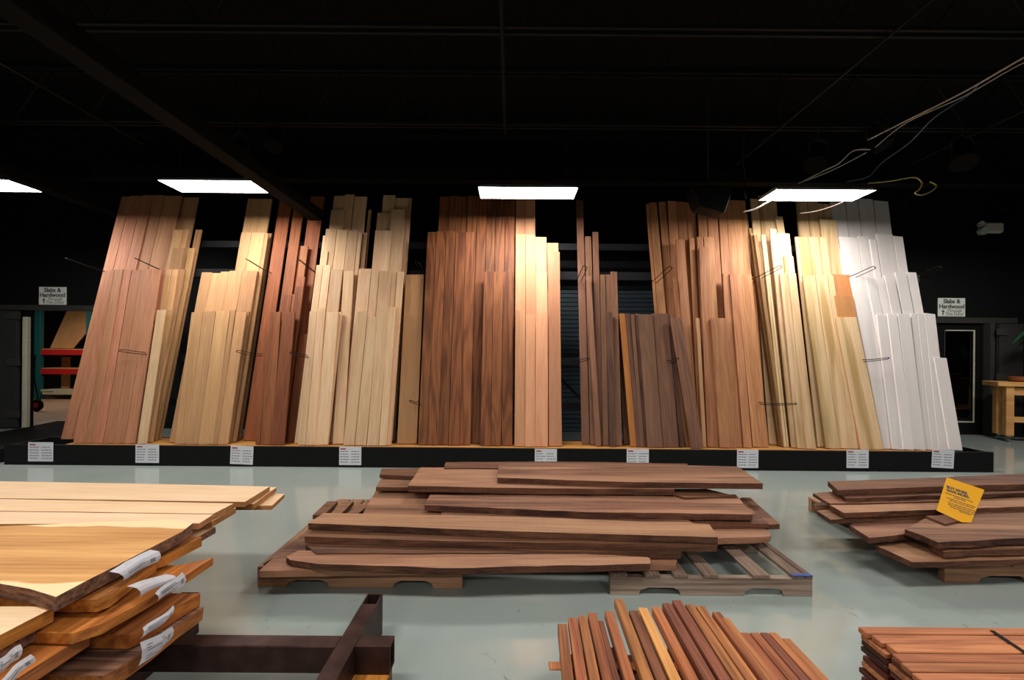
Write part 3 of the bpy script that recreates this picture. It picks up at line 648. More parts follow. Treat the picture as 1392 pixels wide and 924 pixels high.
# ------------------------------------------------------------------ right doorway
d = empty('door_2', (8.1, WY + .02, 0)); struct(d, 'black door with a tall glass pane under the right door sign')
def fr(name, x0, x1, z0, z1, y0, y1, mat): return box(name, (x0, y0, z0), (x1, y1, z1), mat, d)
fr('stile', 7.72, 7.84, .01, 2.0, WY + .02, WY + .07, 'black'); fr('stile', 8.40, 8.52, .01, 2.0, WY + .02, WY + .07, 'black')
fr('rail', 7.84, 8.40, .01, .22, WY + .02, WY + .07, 'black'); fr('rail', 7.84, 8.40, 1.9, 2.0, WY + .02, WY + .07, 'black')
fr('bead', 7.84, 7.86, .22, 1.9, WY + .005, WY + .02, 'trimg'); fr('bead', 8.375, 8.40, .22, 1.9, WY + .005, WY + .02, 'jamb'); fr('bead', 7.86, 8.375, 1.88, 1.9, WY + .005, WY + .02, 'jamb'); fr('bead', 7.86, 8.375, .22, .245, WY + .005, WY + .02, 'jamb')  # three pale beads: yellow light on the pane edges put into their colour
fr('pane', 7.86, 8.375, .245, 1.88, WY + .035, WY + .04, 'glass')
tube('door_knob', [(7.9, WY + .015, 1.05), (7.9, WY - .04, 1.05)], .025, 'chrome', d, 10)
struct(box('trim_4', (8.54, WY - .12, 0), (8.62, WY, 2.02), 'trimg'), 'dark grey door jamb at the right doorway')
d3 = empty('door_3', (8.9, 7.4, 0)); struct(d3, 'dark door leaf folded open right of the glass door')
box('door_leaf', (8.63, 7.42, .02), (9.05, 7.48, 2.0), 'doorgrey', d3)
for z in (.3, 1.0, 1.8): box('strap_hinge', (8.56, 7.395, z), (8.75, 7.419, z + .12), 'trimg', d3)
struct(box('floor_rearroom', (6.5, WY + .05, -.1), (10.5, 11, -.001), 'floor2', bevel=0), 'floor seen through the glass door')
struct(box('wall_rearroom', (6.5, 11, 0), (10.5, 11.1, 3), 'doorgrey', bevel=0)); struct(box('wall_rearroom_left', (6.4, WY + .05, 0), (6.5, 11, 3), 'doorgrey', bevel=0)); struct(box('wall_rearroom_right', (10.5, WY + .05, 0), (10.6, 11, 3), 'doorgrey', bevel=0)); struct(box('ceiling_rearroom', (6.5, WY + .05, 3), (10.5, 11, 3.1), 'doorgrey', bevel=0))
sf = empty('storage_shelf', (9.3, 10.2, 0))
for z in (.25, .8, 1.35, 1.85): box('shelf_board', (8.6, 10.0, z), (10.2, 10.5, z + .06), 'trimg', sf)
for x in (8.6, 10.15): box('side_panel', (x, 10.0, 0), (x + .05, 10.5, 2.2), 'doorgrey', sf)
tag(sf, 'dark shelving unit dimly seen through the glass door', 'shelving')
# workbench
y0, y1 = 7.0, 7.38
pA = at_y(1357, 519, y0); wb = empty('workbench', (pA.x, y0, 0))
box('bench_top', (pA.x, y0, .925), (9.9, y1, 1.0), 'bench', wb, .006)
for (x, y) in ((pA.x + .12, y0 + .03), (pA.x + .12, y1 - .13), (9.65, y0 + .03), (9.65, y1 - .13)):
    lg = box('leg', (x, y, .10), (x + .1, y + .1, .924), 'bench', wb)
    c0 = Vector((x + .05, y + .05, 0))
    bm = bmesh.new(); tubemesh(bm, [(-.015, 0, -.055), (.015, 0, -.055)], [.04, .04], 14); addbox(bm, (-.025, -.03, -.03), (.025, .03, -.002)); k = link('caster', tomesh(bm), 'chrome', lg); k.location = (0, 0, .0)
box('apron', (pA.x + .225, y0 + .05, .78), (9.64, y0 + .08, .90), 'bench', wb); box('lower_rail', (pA.x + .225, y0 + .05, .33), (9.64, y0 + .10, .42), 'bench', wb); box('lower_shelf', (pA.x + .225, y0 + .11, .36), (9.64, y1 - .135, .385), 'bench', wb)
wb.rotation_euler = (0, 0, math.radians(-20))
tag(wb, 'light wooden workbench on casters at the right edge', 'workbench')
# bowl and plant
bc = Vector((pA.x + .46, 7.02, 1.0)); bm = bmesh.new(); tubemesh(bm, [(0, 0, .002), (0, 0, .03), (0, 0, .08), (0, 0, .085)], [.13, .17, .18, .155], 20)
o = link('turned_bowl', tomesh(bm), 'redbrown'); o.location = bc; tag(o, 'reddish brown turned wooden bowl on the workbench', 'bowl')
pl = empty('potted_plant', (9.05, 6.95, 1.0)); bm = bmesh.new(); tubemesh(bm, [(0, 0, 0), (0, 0, .28)], [.12, .16], 18); link('pot', tomesh(bm), 'rubber', pl)
for k in range(9):
    a = k * 2 * math.pi / 9 + .3; r_ = .55 + .2 * ((k * 7) % 3) / 2; hgt = .75 + .12 * (k % 3)
    dirv = Vector((math.cos(a), math.sin(a) * .5, 0))
    pts = smooth_curve([Vector((0, 0, .25)), dirv * r_ * .3 + Vector((0, 0, hgt * .9)), dirv * r_ * .7 + Vector((0, 0, hgt)), dirv * r_ * 1.15 + Vector((0, 0, hgt * .72))], 5)
    bm = bmesh.new(); side = Vector((-dirv.y, dirv.x, 0)).normalized(); prev = None; nn = len(pts)
    for i, p_ in enumerate(pts):
        ww = .07 * math.sin(math.pi * min(1, .08 + .92 * i / (nn - 1))) + .004
        cur = [bm.verts.new(p_ + side * ww), bm.verts.new(p_ - Vector((0, 0, ww * .35))), bm.verts.new(p_ - side * ww)]
        if prev: bm.faces.new((prev[0], prev[1], cur[1], cur[0])); bm.faces.new((prev[1], prev[2], cur[2], cur[1]))
        prev = cur
    link('leaf', tomesh(bm), 'green', pl)
tag(pl, 'dark green arching-leaved plant on the workbench, cut by the photo edge', 'plant')
# emergency light
e0 = at_y(1344, 310, WY - .06); em = empty('emergency_light', e0)
bm = bmesh.new(); addbox(bm, (-.16, -.05, -.09), (.24, .05, .1)); link('housing', tomesh(bm, .03), 'beige', em)
bm = bmesh.new(); tubemesh(bm, [(-.17, .0, -.055), (-.17, -.03, -.06), (-.17, -.09, -.075)], [.05, .075, .07], 16); link('lamp_head', tomesh(bm), 'lampglass', em)
bm = bmesh.new(); tubemesh(bm, [(-.17, -.0, .055), (-.17, -.05, .055)], [.05, .06], 16); link('lamp_head', tomesh(bm), 'beige', em)
tag(em, 'beige emergency light on the black wall above the right doorway', 'emergency light')

# ------------------------------------------------------------------ pallets
def pallet(name, x0, x1, y0, y1, h, mats, label, slats, notch=True, front_x=None, gaps=None):
    """stringers along X with fork notches, deck boards along Y"""
    p = empty(name, ((x0 + x1) / 2, y0, 0)); L = x1 - x0; sh_ = h - .022
    for k, y in enumerate((y0, (y0 + y1) / 2 - .02, y1 - .04)):
        bm = bmesh.new()
        prof = [(0, .002), (.14*L, .002), (.15*L, .03), (.19*L, .045), (.31*L, .045), (.34*L, .03), (.35*L, .002), (.66*L, .002), (.67*L, .03), (.70*L, .045), (.82*L, .045), (.85*L, .03), (.86*L, .002), (L, .002), (L, sh_), (0, sh_)]
        A = [bm.verts.new((a - L/2, y - y0, b)) for a, b in prof]; B = [bm.verts.new((a - L/2, y - y0 + .038, b)) for a, b in prof]
        bm.faces.new(A); bm.faces.new(B[::-1])
        for i in range(len(prof)): bm.faces.new((A[i], A[(i+1) % len(prof)], B[(i+1) % len(prof)], B[i]))
        link('stringer', tomesh(bm, 0), mats[1], p)
    for (a, b) in slats: box('deck_board', (x0 + a, y0 - .005, sh_ + .001), (x0 + b, y1 + .005, h), mats[0], p)
    return tag(p, label, 'pallet')
q0 = at_h(351, 797, 0); q1 = at_h(628, 801, 0); PY = (q0.y + q1.y) / 2
print('pallet left', q0, q1)
pallet('wooden_pallet', q0.x, q1.x, PY, PY + 1.15, .125, ('pallet', 'palletx'), 'brown wooden pallet under the left half of the middle slab pile', [(i * .123, i * .123 + .11) for i in range(10)])
g0 = at_h(829, 807, 0); g1 = at_h(1106, 812, 0); PG = (g0.y + g1.y) / 2
print('pallet grey', g0, g1)
gp = pallet('wooden_pallet', g0.x, g1.x, PG, PG + 1.1, .125, ('grey', 'greyx'), 'grey weathered pallet sticking out right of the middle slab pile', [(.0, .1), (.20, .29), (.37, .45), (.545, .63), (.83, .93), (1.06, 1.13), (1.135, g1.x - g0.x)])
box('tape_mark', (g1.x - .12, PG - .008, .118), (g1.x, PG + .02, .1262), 'blue', gp)['label'] = 'strip of blue tape'
r0 = at_h(1284, 792, 0)
print('pallet right', r0)
pallet('wooden_pallet', r0.x, r0.x + 1.5, r0.y, r0.y + 1.2, .125, ('palletx', 'palletx'), 'brown wooden pallet under the right-hand slab pile', [(i * .14, i * .14 + .125) for i in range(11)])

# ------------------------------------------------------------------ slabs
def slab(poly, h, th, mat, label, side=None, wob=.006, cat='slab', group=None, name='wood_slab', bev=.003, world=False, seed=None):
    pts = [Vector(q) if world else at_h(q[0], q[1], h) for q in poly]
    rng = random.Random(seed if seed is not None else hash((poly[0][0], poly[0][1])) % 1000)
    out = []
    for i, a in enumerate(pts):
        b = pts[(i + 1) % len(pts)]; L = (b - a).length; n_ = max(1, int(L / .09)); nr = Vector((-(b - a).y, (b - a).x, 0)).normalized()
        for k in range(n_):
            p_ = a.lerp(b, k / n_)
            if k: p_ = p_ + nr * rng.uniform(-wob, wob)
            out.append(p_)
    c = sum(out, Vector()) / len(out); c.z = h - th
    bm = bmesh.new()
    T = [bm.verts.new((p_.x - c.x, p_.y - c.y, th)) for p_ in out]
    B = [bm.verts.new(((p_.x - c.x) * .998 + rng.uniform(-wob, wob) * .5, p_.y - c.y + rng.uniform(-wob, wob) * .5, 0)) for p_ in out]
    bm.faces.new(T); bm.faces.new(B[::-1]); nn = len(T)
    for i in range(nn): bm.faces.new((T[i], B[i], B[(i + 1) % nn], T[(i + 1) % nn])).material_index = 1
    me = tomesh(bm)
    o = link(name, me, [mat, side or mat]); o.location = c
    return tag(o, label, cat, group)
G1 = 'walnut slabs piled on the middle pallets'
C = lambda poly, h, th, mat, label, side='barkside', **k: slab(poly, h, th, mat, label, side, group=G1, **k)
C([(352,776),(700,771),(919,767),(921,757),(700,758),(372,757)], .165, .036, 'slabp', 'long pale plank lowest at the front of the middle pile, over both pallets', side='slabp', wob=.003)
C([(358,766),(425,716),(500,700),(640,700),(640,745),(372,757)], .158, .03, 'slabw', 'wide brown slab lying flat on the left pallet deck')
C([(389,757),(405,748),(700,747),(880,757),(884,759),(884,766),(620,772),(430,766),(395,761)], .205, .035, 'slabp', 'low front slab with a wavy edge and tapered left tip')
C([(415,740),(440,728),(900,738),(926,742),(926,750),(430,752)], .212, .04, 'slabd', 'dark slab third from top in the front stack of the middle pile', wob=.003)
C([(414,727),(436,714),(960,728),(975,739),(975,741),(600,735),(414,729)], .255, .04, 'slabd', 'dark slab second from top in the front stack of the middle pile', wob=.003)
C([(419,711),(440,697),(700,702),(964,712),(976,729),(976,730),(700,722)], .30, .042, 'slabp', 'long pale thick slab on top of the front stack, middle pile', wob=.002)
C([(511,666),(700,667),(1000,672),(1030,700),(940,714),(700,705),(492,702),(497,690)], .245, .04, 'slabw', 'very wide rough-sawn slab spanning the centre of the middle pile')
C([(600,696),(930,702),(942,711),(600,708)], .26, .014, 'slabw', 'thin slab end just behind the long pale front slab', wob=.002)
C([(585,672),(1003,675),(1023,697),(1023,699),(800,696),(577,686)], .305, .042, 'slabw', 'long slab with a round knot in its front edge, middle pile')
C([(572,635),(760,637),(900,640),(917,664),(917,665),(800,664),(680,663),(554,660)], .36, .045, 'slabp', 'broad slab with pale sapwood streaks on its left half', wob=.003)
C([(678,629),(850,630),(1003,634),(1036,656),(1037,657),(850,655),(676,649)], .405, .045, 'slabw', 'topmost broad slab at the back right of the middle pile', wob=.003)
C([(606,628),(760,627),(934,630),(938,637),(604,636)], .37, .04, 'slabd', 'slab furthest back behind the topmost one, middle pile')
C([(519,637),(585,636),(585,648),(516,645)], .335, .03, 'slabd', 'short board end sticking out upper left of the middle pile', wob=.002)
C([(519,650),(580,648),(575,662),(511,662)], .30, .03, 'slabw', 'short board end below the uppermost one, left of the middle pile', wob=.002)
C([(1008,676),(1020,676),(1060,712),(1040,713),(985,690)], .235, .035, 'slabd', 'narrow dark board angled out at the right of the middle pile', wob=.003)
C([(940,702),(1028,698),(1045,711),(1045,712),(945,712)], .25, .03, 'slabd', 'dark board end under the knotty slab, right of the middle pile', wob=.002)
C([(900,715),(1035,714),(1048,726),(1046,729),(940,733),(900,730)], .215, .04, 'slabp', 'pale rounded live-edge slab end above the grey pallet', side='slabp')
C([(890,664),(960,664),(1000,674),(930,676)], .32, .02, 'slabd', 'dark narrow board under the topmost slab, right side', wob=.002)
for k, (a, b, lab) in enumerate((((445,681,470,700), 0, 'loose stick at the back left, outermost of three'), ((467,681,492,700), 0, 'loose stick at the back left, middle of three'), ((489,685,507,700), 0, 'loose stick at the back left, closest to the wide slab'))):
    x, y, x2, y2 = a
    slab([(x, y), (x + 14, y), (x - 5, y2), (x - 20, y2)], .175, .03, 'slabd' if k == 0 else 'slabw', lab, 'barkside', wob=.002, cat='stick', group='loose sticks at the back of the left pallet', name='wood_stick')
slab([(905,741),(926,741),(926,746),(905,746)], .17, .02, 'slabp', 'small pale spacer block under the dark slabs, front of middle pile', wob=0, cat='spacer', name='spacer_block')

G2 = 'walnut slabs piled on the right pallet'
R = lambda poly, h, th, mat, label, side='barkside', **k: slab(poly, h, th, mat, label, side, group=G2, **k)
R([(1190,741),(1239,736),(1392,740),(1460,750),(1460,757),(1392,760),(1240,764),(1232,760)], .185, .035, 'slabp', 'lowest front slab of the right pile, pale left end', wob=.005)
R([(1155,713),(1257,704),(1340,704),(1340,722),(1242,724),(1182,731)], .255, .035, 'slabw', 'slab with pointed left end under the yellow card slab, right pile')
R([(1262,738),(1330,732),(1460,732),(1460,744),(1330,747),(1283,750)], .235, .035, 'slabw', 'narrow dark-edged slab below the wide one, front of right pile')
R([(1230,719),(1262,703),(1330,697),(1460,692),(1460,728),(1392,731),(1275,737),(1255,728)], .29, .04, 'slabw', 'wide slab in front of the yellow card, right pile', wob=.006)
R([(1145,708),(1175,702),(1262,700),(1275,704),(1160,712)], .245, .02, 'slabp', 'thin pale board under the left ends of the right pile', wob=.002)
R([(1110,694),(1140,690),(1310,690),(1310,699),(1200,703),(1129,706)], .28, .03, 'slabw', 'thin board with cut left end, third layer of the right pile', wob=.004)
R([(1128,686),(1155,684),(1300,673),(1460,668),(1460,686),(1280,692),(1147,697)], .325, .036, 'slabp', 'long pale slab behind the yellow card, right pile', wob=.004)
R([(1105,670),(1131,668),(1310,667),(1310,680),(1160,684),(1128,684)], .335, .025, 'slabw', 'board whose tip reaches furthest left in the right pile', wob=.003)
R([(1131,666),(1180,663),(1460,660),(1460,668),(1240,674),(1150,677)], .365, .028, 'slabd', 'dark uneven slab just under the topmost one, right pile', wob=.008)
R([(1125,654),(1250,650),(1400,643),(1460,642),(1460,656),(1250,662),(1139,666)], .41, .04, 'slabd', 'topmost reddish dark slab at the back of the right pile', wob=.006)
R([(1106,684),(1122,681),(1140,690),(1140,696),(1108,692)], .25, .03, 'slabd', 'small dark block at the far left tip of the right pile', wob=.004)
R([(1120,700),(1175,700),(1300,755),(1270,758),(1240,752)], .15, .02, 'slabd', 'dark slanting board underneath the left side of the right pile', wob=.004)
R([(1258,701),(1290,699),(1310,706),(1285,712)], .305, .012, 'slabd', 'short dark offcut beside the yellow card', wob=.002)
# yellow card
cc = [at_y(1286, 649, 3.02), at_y(1337, 666, 3.0), at_y(1324, 709, 2.80), at_y(1309, 709, 2.80), at_y(1272, 694, 2.84)]
org = (cc[0] + cc[1] + cc[2] + cc[4]) / 4; yc = empty('yellow_card', org)
xa = (cc[1] - cc[0]).normalized(); za = (cc[0] - cc[4]); za = (za - xa * za.dot(xa)).normalized(); ya = za.cross(xa); yc.matrix_world = Matrix.Translation(org) @ Matrix((xa, ya, za)).transposed().to_4x4()
inv = yc.matrix_world.inverted(); loc = [inv @ q for q in cc]
bm = bmesh.new(); A = [bm.verts.new((q.x, 0, q.z)) for q in loc]; B = [bm.verts.new((q.x, .002, q.z)) for q in loc]; bm.faces.new(A); bm.faces.new(B[::-1])
for i in range(5): bm.faces.new((A[i], A[(i+1) % 5], B[(i+1) % 5], B[i]))
link('card', tomesh(bm), 'yellow', yc)
text('BUY MORE', .029, (.004, -.002, .062), 'ink', yc, bold=.0008); text('SAVE MORE', .029, (.0, -.002, .034), 'ink', yc, bold=.0008)
bm = bmesh.new(); rng = random.Random(3)
for zz, wd in ((.014, .18), (.0, .07), (-.022, .19), (-.037, .16), (-.058, .19), (-.073, .20), (-.088, .18), (-.101, .07)):
    x = -wd / 2 + (-.006)
    while x < wd / 2 - .01:
        ln = rng.uniform(.012, .03); addbox(bm, (x, -.003, zz - .0022), (min(x + ln, wd / 2), -.0015, zz + .0022)); x += ln + .006
link('printed_text', tomesh(bm), 'ink', yc)
tag(yc, 'bright yellow sale card standing tilted on the right slab pile', 'card')

# ------------------------------------------------------------------ left pile: steel frame, slabs, pale boards
fr_ = empty('steel_frame', (-1.1, 1.8, 0)); FL = fr_.location
def hollow(lo, hi, end):
    """square tube with one open top end (end in y) as a real cavity"""
    bm = bmesh.new(); t = .006
    addbox(bm, (lo[0], lo[1], lo[2]), (lo[0] + t, hi[1], hi[2])); addbox(bm, (hi[0] - t, lo[1], lo[2]), hi)
    addbox(bm, (lo[0] + t, lo[1], lo[2]), (hi[0] - t, hi[1] - .0, lo[2] + t)); addbox(bm, (lo[0] + t, lo[1], hi[2] - t), (hi[0] - t, hi[1] - end, hi[2])); addbox(bm, (lo[0] + t, hi[1] - t, lo[2] + t), (hi[0] - t, hi[1], hi[2]))
    me = tomesh(bm); return me
for x0_, x1_ in ((-1.635, -1.55), (-.71, -.635)):
    a = at_h((505 + 523) / 2, 806, .2)
    me = hollow((x0_ - FL.x, .3 - FL.y, 0.002), (x1_ - FL.x, 2.09 - FL.y, .20), .085); link('long_tube', me, 'steel', fr_)
bm = bmesh.new(); addbox(bm, (-1.549 - FL.x, 1.715 - FL.y, .085), (-.711 - FL.x, 1.785 - FL.y, .198)); link('cross_tube', tomesh(bm, .004), 'steel', fr_)
bm = bmesh.new()
for lo, hi in (((-.634, 1.715, .085), (-.49, 1.721, .198)), ((-.634, 1.779, .085), (-.49, 1.785, .198)), ((-.634, 1.721, .192), (-.49, 1.779, .198)), ((-.634, 1.721, .085), (-.49, 1.779, .091))):
    addbox(bm, Vector(lo) - FL, Vector(hi) - FL)
link('tube_stub', tomesh(bm), 'steel', fr_)
tag(fr_, 'rusty brown steel tube frame on the floor under the left slabs', 'frame')
slab([(-.66, 1.55, 0), (-.5, 1.6, 0), (-.49, 1.75, 0), (-.62, 1.78, 0)], .083, .081, 'liveorange', 'small tan wood chock under the open stub of the steel frame', 'bark', world=True, wob=.004, cat='wood block', name='wood_block')

G3 = 'thick slabs stacked on the steel frame'
def S(x_far, x_near, yn, yf, h, th, label, mat='livee', side='liveorange', wob=.008, xl=-3.0, extra=None):
    poly = [(xl, yn, h), (x_near - .02, yn, h), (x_near, yn + .03, h), (x_far, yf, h), (xl, yf, h)]
    return slab([(p_[0], p_[1], h) for p_ in poly], h, th, mat, label, side, world=True, wob=wob, group=G3)
slab([at_h(-40, 785, .61), at_h(0, 793, .61), at_h(40, 800, .61), at_h(76, 811, .61), at_h(248, 722, .61), at_h(262, 711, .61), at_h(240, 706, .61), at_h(150, 709, .61), at_h(0, 715, .61), (-2.9, 1.9, .61), (-2.9, 1.42, .61)], .61, .048, 'live', 'big orange live-edge slab with flowing grain on top of the left stack', 'bark', world=True, wob=.002, group=G3)
S(-1.44, -1.40, 1.44, 1.71, .545, .042, 'thick squared slab directly below the big one, tags on its end', wob=.004)
S(-1.42, -1.44, 1.72, 1.93, .548, .044, 'squared slab end behind the one bearing tags, second layer', wob=.003)
slab([(-3.0, 1.36, .48), (-1.42, 1.36, .48), (-1.37, 1.41, .48), (-1.335, 1.60, .48), (-1.325, 1.87, .48), (-1.42, 1.80, .48), (-3.0, 1.80, .48)], .482, .034, 'liveorange', 'curved orange slab with pointed far tip, third layer', 'liveorange', world=True, wob=.003, group=G3)
S(-1.50, -1.47, 1.42, 1.72, .436, .044, 'short dark-ended slab set back under the curved one', 'bark', 'livee')
S(-1.30, -1.34, 1.50, 1.76, .386, .05, 'slab with two paper tags near the tube end, fourth layer', 'livee', 'liveorange', wob=.004)
S(-1.285, -1.32, 1.38, 1.76, .330, .055, 'slab below the two-tag one, resting low in the left stack', 'bark', 'livee')
S(-1.42, -1.46, 1.30, 1.75, .268, .060, 'lowest slab resting on the rusty tubes', 'bark', 'bark')
S(-1.50, -1.53, .85, 1.38, .555, .046, 'near slab with pale sapwood top at the lower left corner', 'palex', 'liveorange', wob=.004)
S(-1.54, -1.57, .80, 1.42, .500, .04, 'near slab second in the lower left stack', 'bark', 'bark')
S(-1.43, -1.47, .80, 1.43, .440, .045, 'near slab with pale corner strip, third in the lower left stack', 'liveorange', 'livee', wob=.004)
S(-1.52, -1.54, .80, 1.34, .378, .06, 'near slab fourth in the lower left stack', 'bark', 'livee')
S(-1.44, -1.48, .80, 1.27, .295, .09, 'near bottom slab of the lower left stack', 'bark', 'livee')
for k, h in enumerate((.27, .345, .42, .495)):
    S(-2.05, -2.02, 2.0, 2.55, h, .07, ('lowest', 'second lowest', 'second highest', 'highest')[k] + ' of the support slabs hidden under the pale boards')
tag(box('floor_block', (-2.7, 2.05, 0), (-2.6, 2.5, .198), 'bark'), 'timber block on the floor under the pale boards', 'timber block'); 
G4 = 'pale boards on the left stack'
Pb = lambda poly, h, th, label: slab(poly, h, th, 'palex', label, 'palee', wob=.001, cat='board', group=G4, name='pale_board')
Pb([(-40,653),(0,654),(180,657),(367,661),(333,682),(150,679),(0,677),(-40,676)], .60, .028, 'pale board furthest back on the left stack, longest of the top three')
Pb([(-40,677),(0,678),(318,684),(290,698),(0,694),(-40,694)], .60, .028, 'pale board in the middle of the top three on the left stack')
Pb([(-40,695),(0,695),(290,699),(271,711),(0,712),(-40,712)], .60, .028, 'pale board nearest the big orange slab on the left stack')
Pb([(-40,656),(0,657),(376,662),(345,685),(0,682)], .567, .028, 'pale board in the second layer, furthest back')
Pb([(-40,690),(0,690),(321,690),(288,709),(0,712)], .567, .028, 'pale board in the second layer, near its front')
Pb([(-40,671),(200,671),(387,671),(370,687),(200,688),(-40,688)], .535, .024, 'pale board in the third layer, sticking out furthest right')
slab([(0,716),(293,716),(262,734),(0,745)], .525, .03, 'palex', 'rough-barked board tip under the pale boards', 'bark', wob=.006, group=G4, name='pale_board', cat='board')
# tags
def papertag(quad, X, label, fold=False, k=0):
    P = [at_x(px, py, X) for px, py in quad]     # tl, tr, br, bl
    o = empty('price_tag', P[0]); NX, NZ = 8, 3; bm = bmesh.new(); g = []
    for j in range(NZ + 1):
        rw = []
        for i in range(NX + 1):
            a = P[0].lerp(P[1], i / NX); b = P[3].lerp(P[2], i / NX); q = a.lerp(b, j / NZ)
            q = q + Vector((.010 * math.sin(math.pi * j / NZ) + .006 * math.sin(2 * math.pi * i / NX + k) + .004, 0, 0)) - P[0]; rw.append(bm.verts.new(q))
        g.append(rw)
    for j in range(NZ):
        for i in range(NX): bm.faces.new((g[j][i], g[j][i+1], g[j+1][i+1], g[j+1][i]))
    if fold:
        top = g[0]; nw = [bm.verts.new(v.co + Vector((-.035, 0, .006))) for v in top]
        for i in range(NX): bm.faces.new((top[i], top[i+1], nw[i+1], nw[i]))
    bmesh.ops.solidify(bm, geom=bm.faces[:], thickness=.0008); link('paper', tomesh(bm), 'paper', o)
    if not fold or k % 2 == 1:
        bm = bmesh.new()
        def q_(s, t): a = P[0].lerp(P[1], s); b = P[3].lerp(P[2], s); return a.lerp(b, t) - P[0] + Vector((.010 * math.sin(math.pi * t) + .006 * math.sin(2 * math.pi * s + k) + .0068, 0, 0))
        for (s0, s1, t) in ((.12, .62, .22), (.12, .66, .34), (.12, .5, .46), (.12, .6, .72), (.12, .45, .84)) + tuple((.76 + .022 * z_, .77 + .022 * z_, .5) for z_ in range(5)):
            hgt = .018 if s1 - s0 > .05 else .2
            vs = [bm.verts.new(q_(a, b)) for a, b in ((s0, t - hgt), (s1, t - hgt), (s1, t + hgt), (s0, t + hgt))]; bm.faces.new(vs)
        bmesh.ops.solidify(bm, geom=bm.faces[:], thickness=.0004)
        link('printed_text', tomesh(bm), 'ink', o)
    return tag(o, label, 'price tag', 'paper tags on the slab ends')
papertag([(158,779),(213,749),(212,763),(164,789)], -1.415, 'folded white paper tag highest up, just under the big slab', True, 1)
papertag([(182,799),(234,782),(232,790),(186,811)], -1.345, 'rolled blank white paper tag beside the printed one', True, 2)
papertag([(209,806),(246,777),(250,793),(212,817)], -1.312, 'printed white paper tag beside the rolled one, on the curved slab', False, 3)
papertag([(194,853),(236,822),(231,838),(190,869)], -1.285, 'white paper tag upper of two on the fourth-layer slab', False, 4)
papertag([(191,873),(235,851),(232,869),(189,905)], -1.27, 'white paper tag lower of two, just above the steel tube', False, 5)
papertag([(-12,900),(27,875),(24,896),(-12,920)], -1.49, 'white paper tag at the lower left edge, upper one', False, 6)
papertag([(-10,930),(38,889),(43,900),(4,936)], -1.43, 'white paper tag at the lower left edge, cut by the bottom', False, 7)

# ------------------------------------------------------------------ red hardwood sticks
STK = [(758,771,847),(772,785,839),(786,798,836),(799,811,832),(813,821,843),(822,834,830),(835,847,813),(855,867,829),(867.5,880,825),(886,898,824),(900,912.5,819),(913.5,926,815),(931,943.5,821),(946,958,823),(968,979.5,831),(980.5,991,839),(1004,1018,859),(1019,1032,859),(1033,1044,859),(1045,1056,859),(1063,1074,867)]
H1 = .30
for k, (x0, x1, y) in enumerate(STK):
    h = H1 + ((k * 5) % 4) * .002; a, b = at_h(x0, y, h), at_h(x1, y, h); wd = b.x - a.x
    s = .05 - .038 * k / 20; L = a.y - .35
    bm = bmesh.new(); addbox(bm, (0, -L, 0), (wd - .002, 0, .039)); me = tomesh(bm, .002)
    o = link('hardwood_stick', me, 'stick3' if k == 8 else 'stick2' if k in (4, 7, 10, 11, 18) else 'stick'); o.location = (a.x, a.y, h - .039); o.rotation_euler = (0, 0, -math.atan(s))
    n_ = ('leftmost' if k == 0 else 'rightmost' if k == 20 else None)
    names = ORD + ['thirteenth', 'fourteenth', 'fifteenth', 'sixteenth', 'seventeenth', 'eighteenth', 'nineteenth', 'twentieth']
    extra = ', reaching furthest back' if k == 6 else ', honey yellow' if k == 8 else ''
    tag(o, (n_ if n_ else names[k] + ' from left') + ' of the red-brown sticks on the bottom-centre pile' + extra, 'stick', 'red-brown hardwood sticks on the near centre pile')
for k in range(9):
    x = .19 + k * .085
    tag(box('hardwood_stick', (x, .4, .225), (x + .05, 1.60 + .02 * (k % 3), .258), 'stick2'), f"{ORD[k]} from left in the lower layer of the bottom-centre stick pile", 'stick', 'lower layer of the near centre stick pile')  # lower layer in the darker wood: shade between the sticks put into the colour
sp = at_h(745, 898, .26)
for k, (xx, zz, yy) in enumerate(((sp.x, .2595, sp.y - .05), (.19, .2, 1.45), (.19, .2, .8))):
    tag(box('spacer_stick', (xx, yy, zz - .0), (1.0, yy + .04, zz + .0075 if k == 0 else zz + .024), 'stick'), ('crosswise spacer stick poking out left of the bottom-centre pile', 'far crosswise bearer under the bottom-centre pile', 'near crosswise bearer under the bottom-centre pile')[k], 'spacer')
for k, yy in enumerate((.75, 1.42)):
    tag(box('timber_bearer', (.2, yy, 0), (.98, yy + .09, .198), 'bark'), ('near', 'far')[k] + ' timber bearer on the floor under the stick pile', 'bearer')

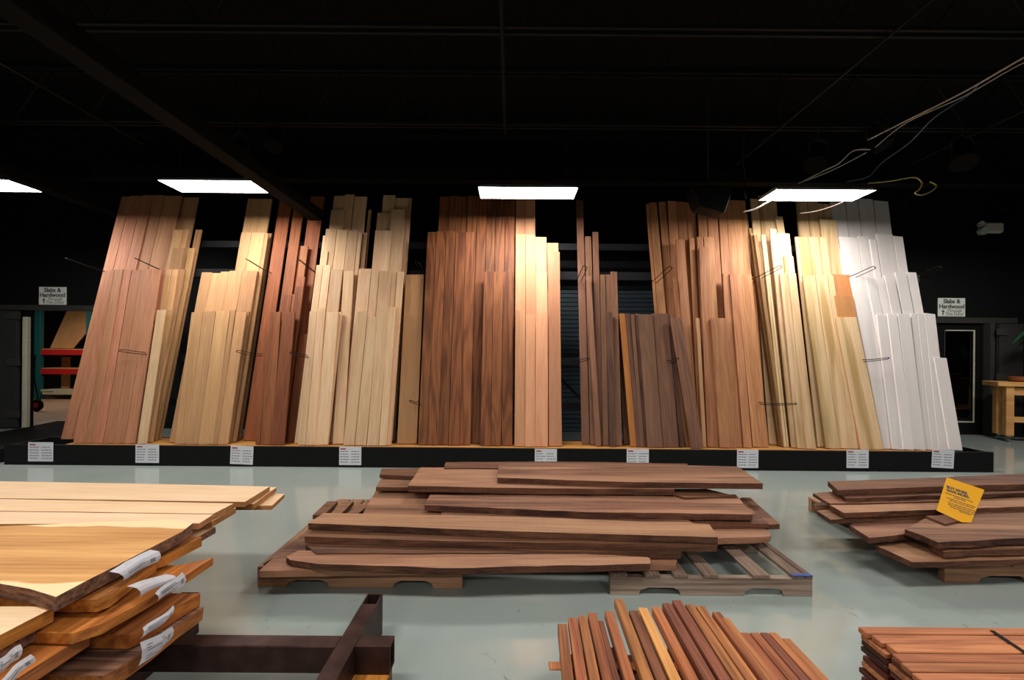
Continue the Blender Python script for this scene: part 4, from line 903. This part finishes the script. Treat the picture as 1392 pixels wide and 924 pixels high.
# ------------------------------------------------------------------ decking pile, lower right
rowsy = [851, 861.5, 874, 887, 899.6, 913, 927, 941, 956, 972]; lx = [1166, 1184, 1204, 1212, 1224, 1239, 1249, 1263, 1280, 1298]
HD = .35
ys = [at_h(lx[i], rowsy[i], HD) for i in range(10)]
for i in range(9):
    a, b = ys[i], ys[i + 1]
    o = box('decking_board', (a.x, b.y + .005, HD - .022), (3.0, a.y, HD - .0015 * (i % 2)), ['deck', 'deckshade'][0])
    tag(o, ('backmost' if i == 0 else ORD[i] + ' from back') + ' of the top decking boards in the bottom-right pile', 'decking board', 'top layer of the decking pile')
rng = random.Random(5)
XL = ys[0].x; z = HD - .023; nl = 0
for lay in range(9):
    z0_ = z - .022
    for i in range(5):
        yb = ys[0].y - i * .125; xl_ = XL + rng.uniform(-.004, .014)
        o = box('decking_board', (xl_, yb - .115, z0_), (2.95, yb - rng.uniform(0, .006), z - .002), 'deckshade' if (lay * 3 + i) % 4 else 'deck')
        tag(o, f"{ORD[i]} from back in layer {lay + 2} of the bottom-right decking pile", 'decking board', 'lower layers of the decking pile')
    z = z0_ - (.012 if lay % 3 == 2 else .002)
for k, yy in enumerate((1.0, 1.45)):
    tag(box('timber_bearer', (XL + .1, yy, 0), (2.9, yy + .09, z - .001), 'bark'), ('near', 'far')[k] + ' timber bearer on the floor under the decking pile', 'bearer')
# strap
pA_, pB_ = at_h(1349, 857.5, HD + .002), at_h(1410, 898, HD + .002)
bm = bmesh.new(); dr = (pB_ - pA_).normalized(); sd = Vector((-dr.y, dr.x, 0)) * .007
end = pA_ + dr * .9; st = [pA_ - sd, end - sd, end + sd, pA_ + sd]
A = [bm.verts.new(q) for q in st]; B = [bm.verts.new(q + Vector((0, 0, .002))) for q in st]; bm.faces.new(A[::-1]); bm.faces.new(B)
for i in range(4): bm.faces.new((A[i], A[(i+1) % 4], B[(i+1) % 4], B[i]))
C0 = [bm.verts.new(q) for q in (pA_ - sd + Vector((0, .001, .002)), pA_ + sd + Vector((0, .001, .002)), pA_ + sd + Vector((0, .001, -.28)), pA_ - sd + Vector((0, .001, -.28)))]; bm.faces.new(C0)
tag(link('binding_strap', tomesh(bm), 'black'), 'black strap binding the bottom-right decking pile', 'strap')
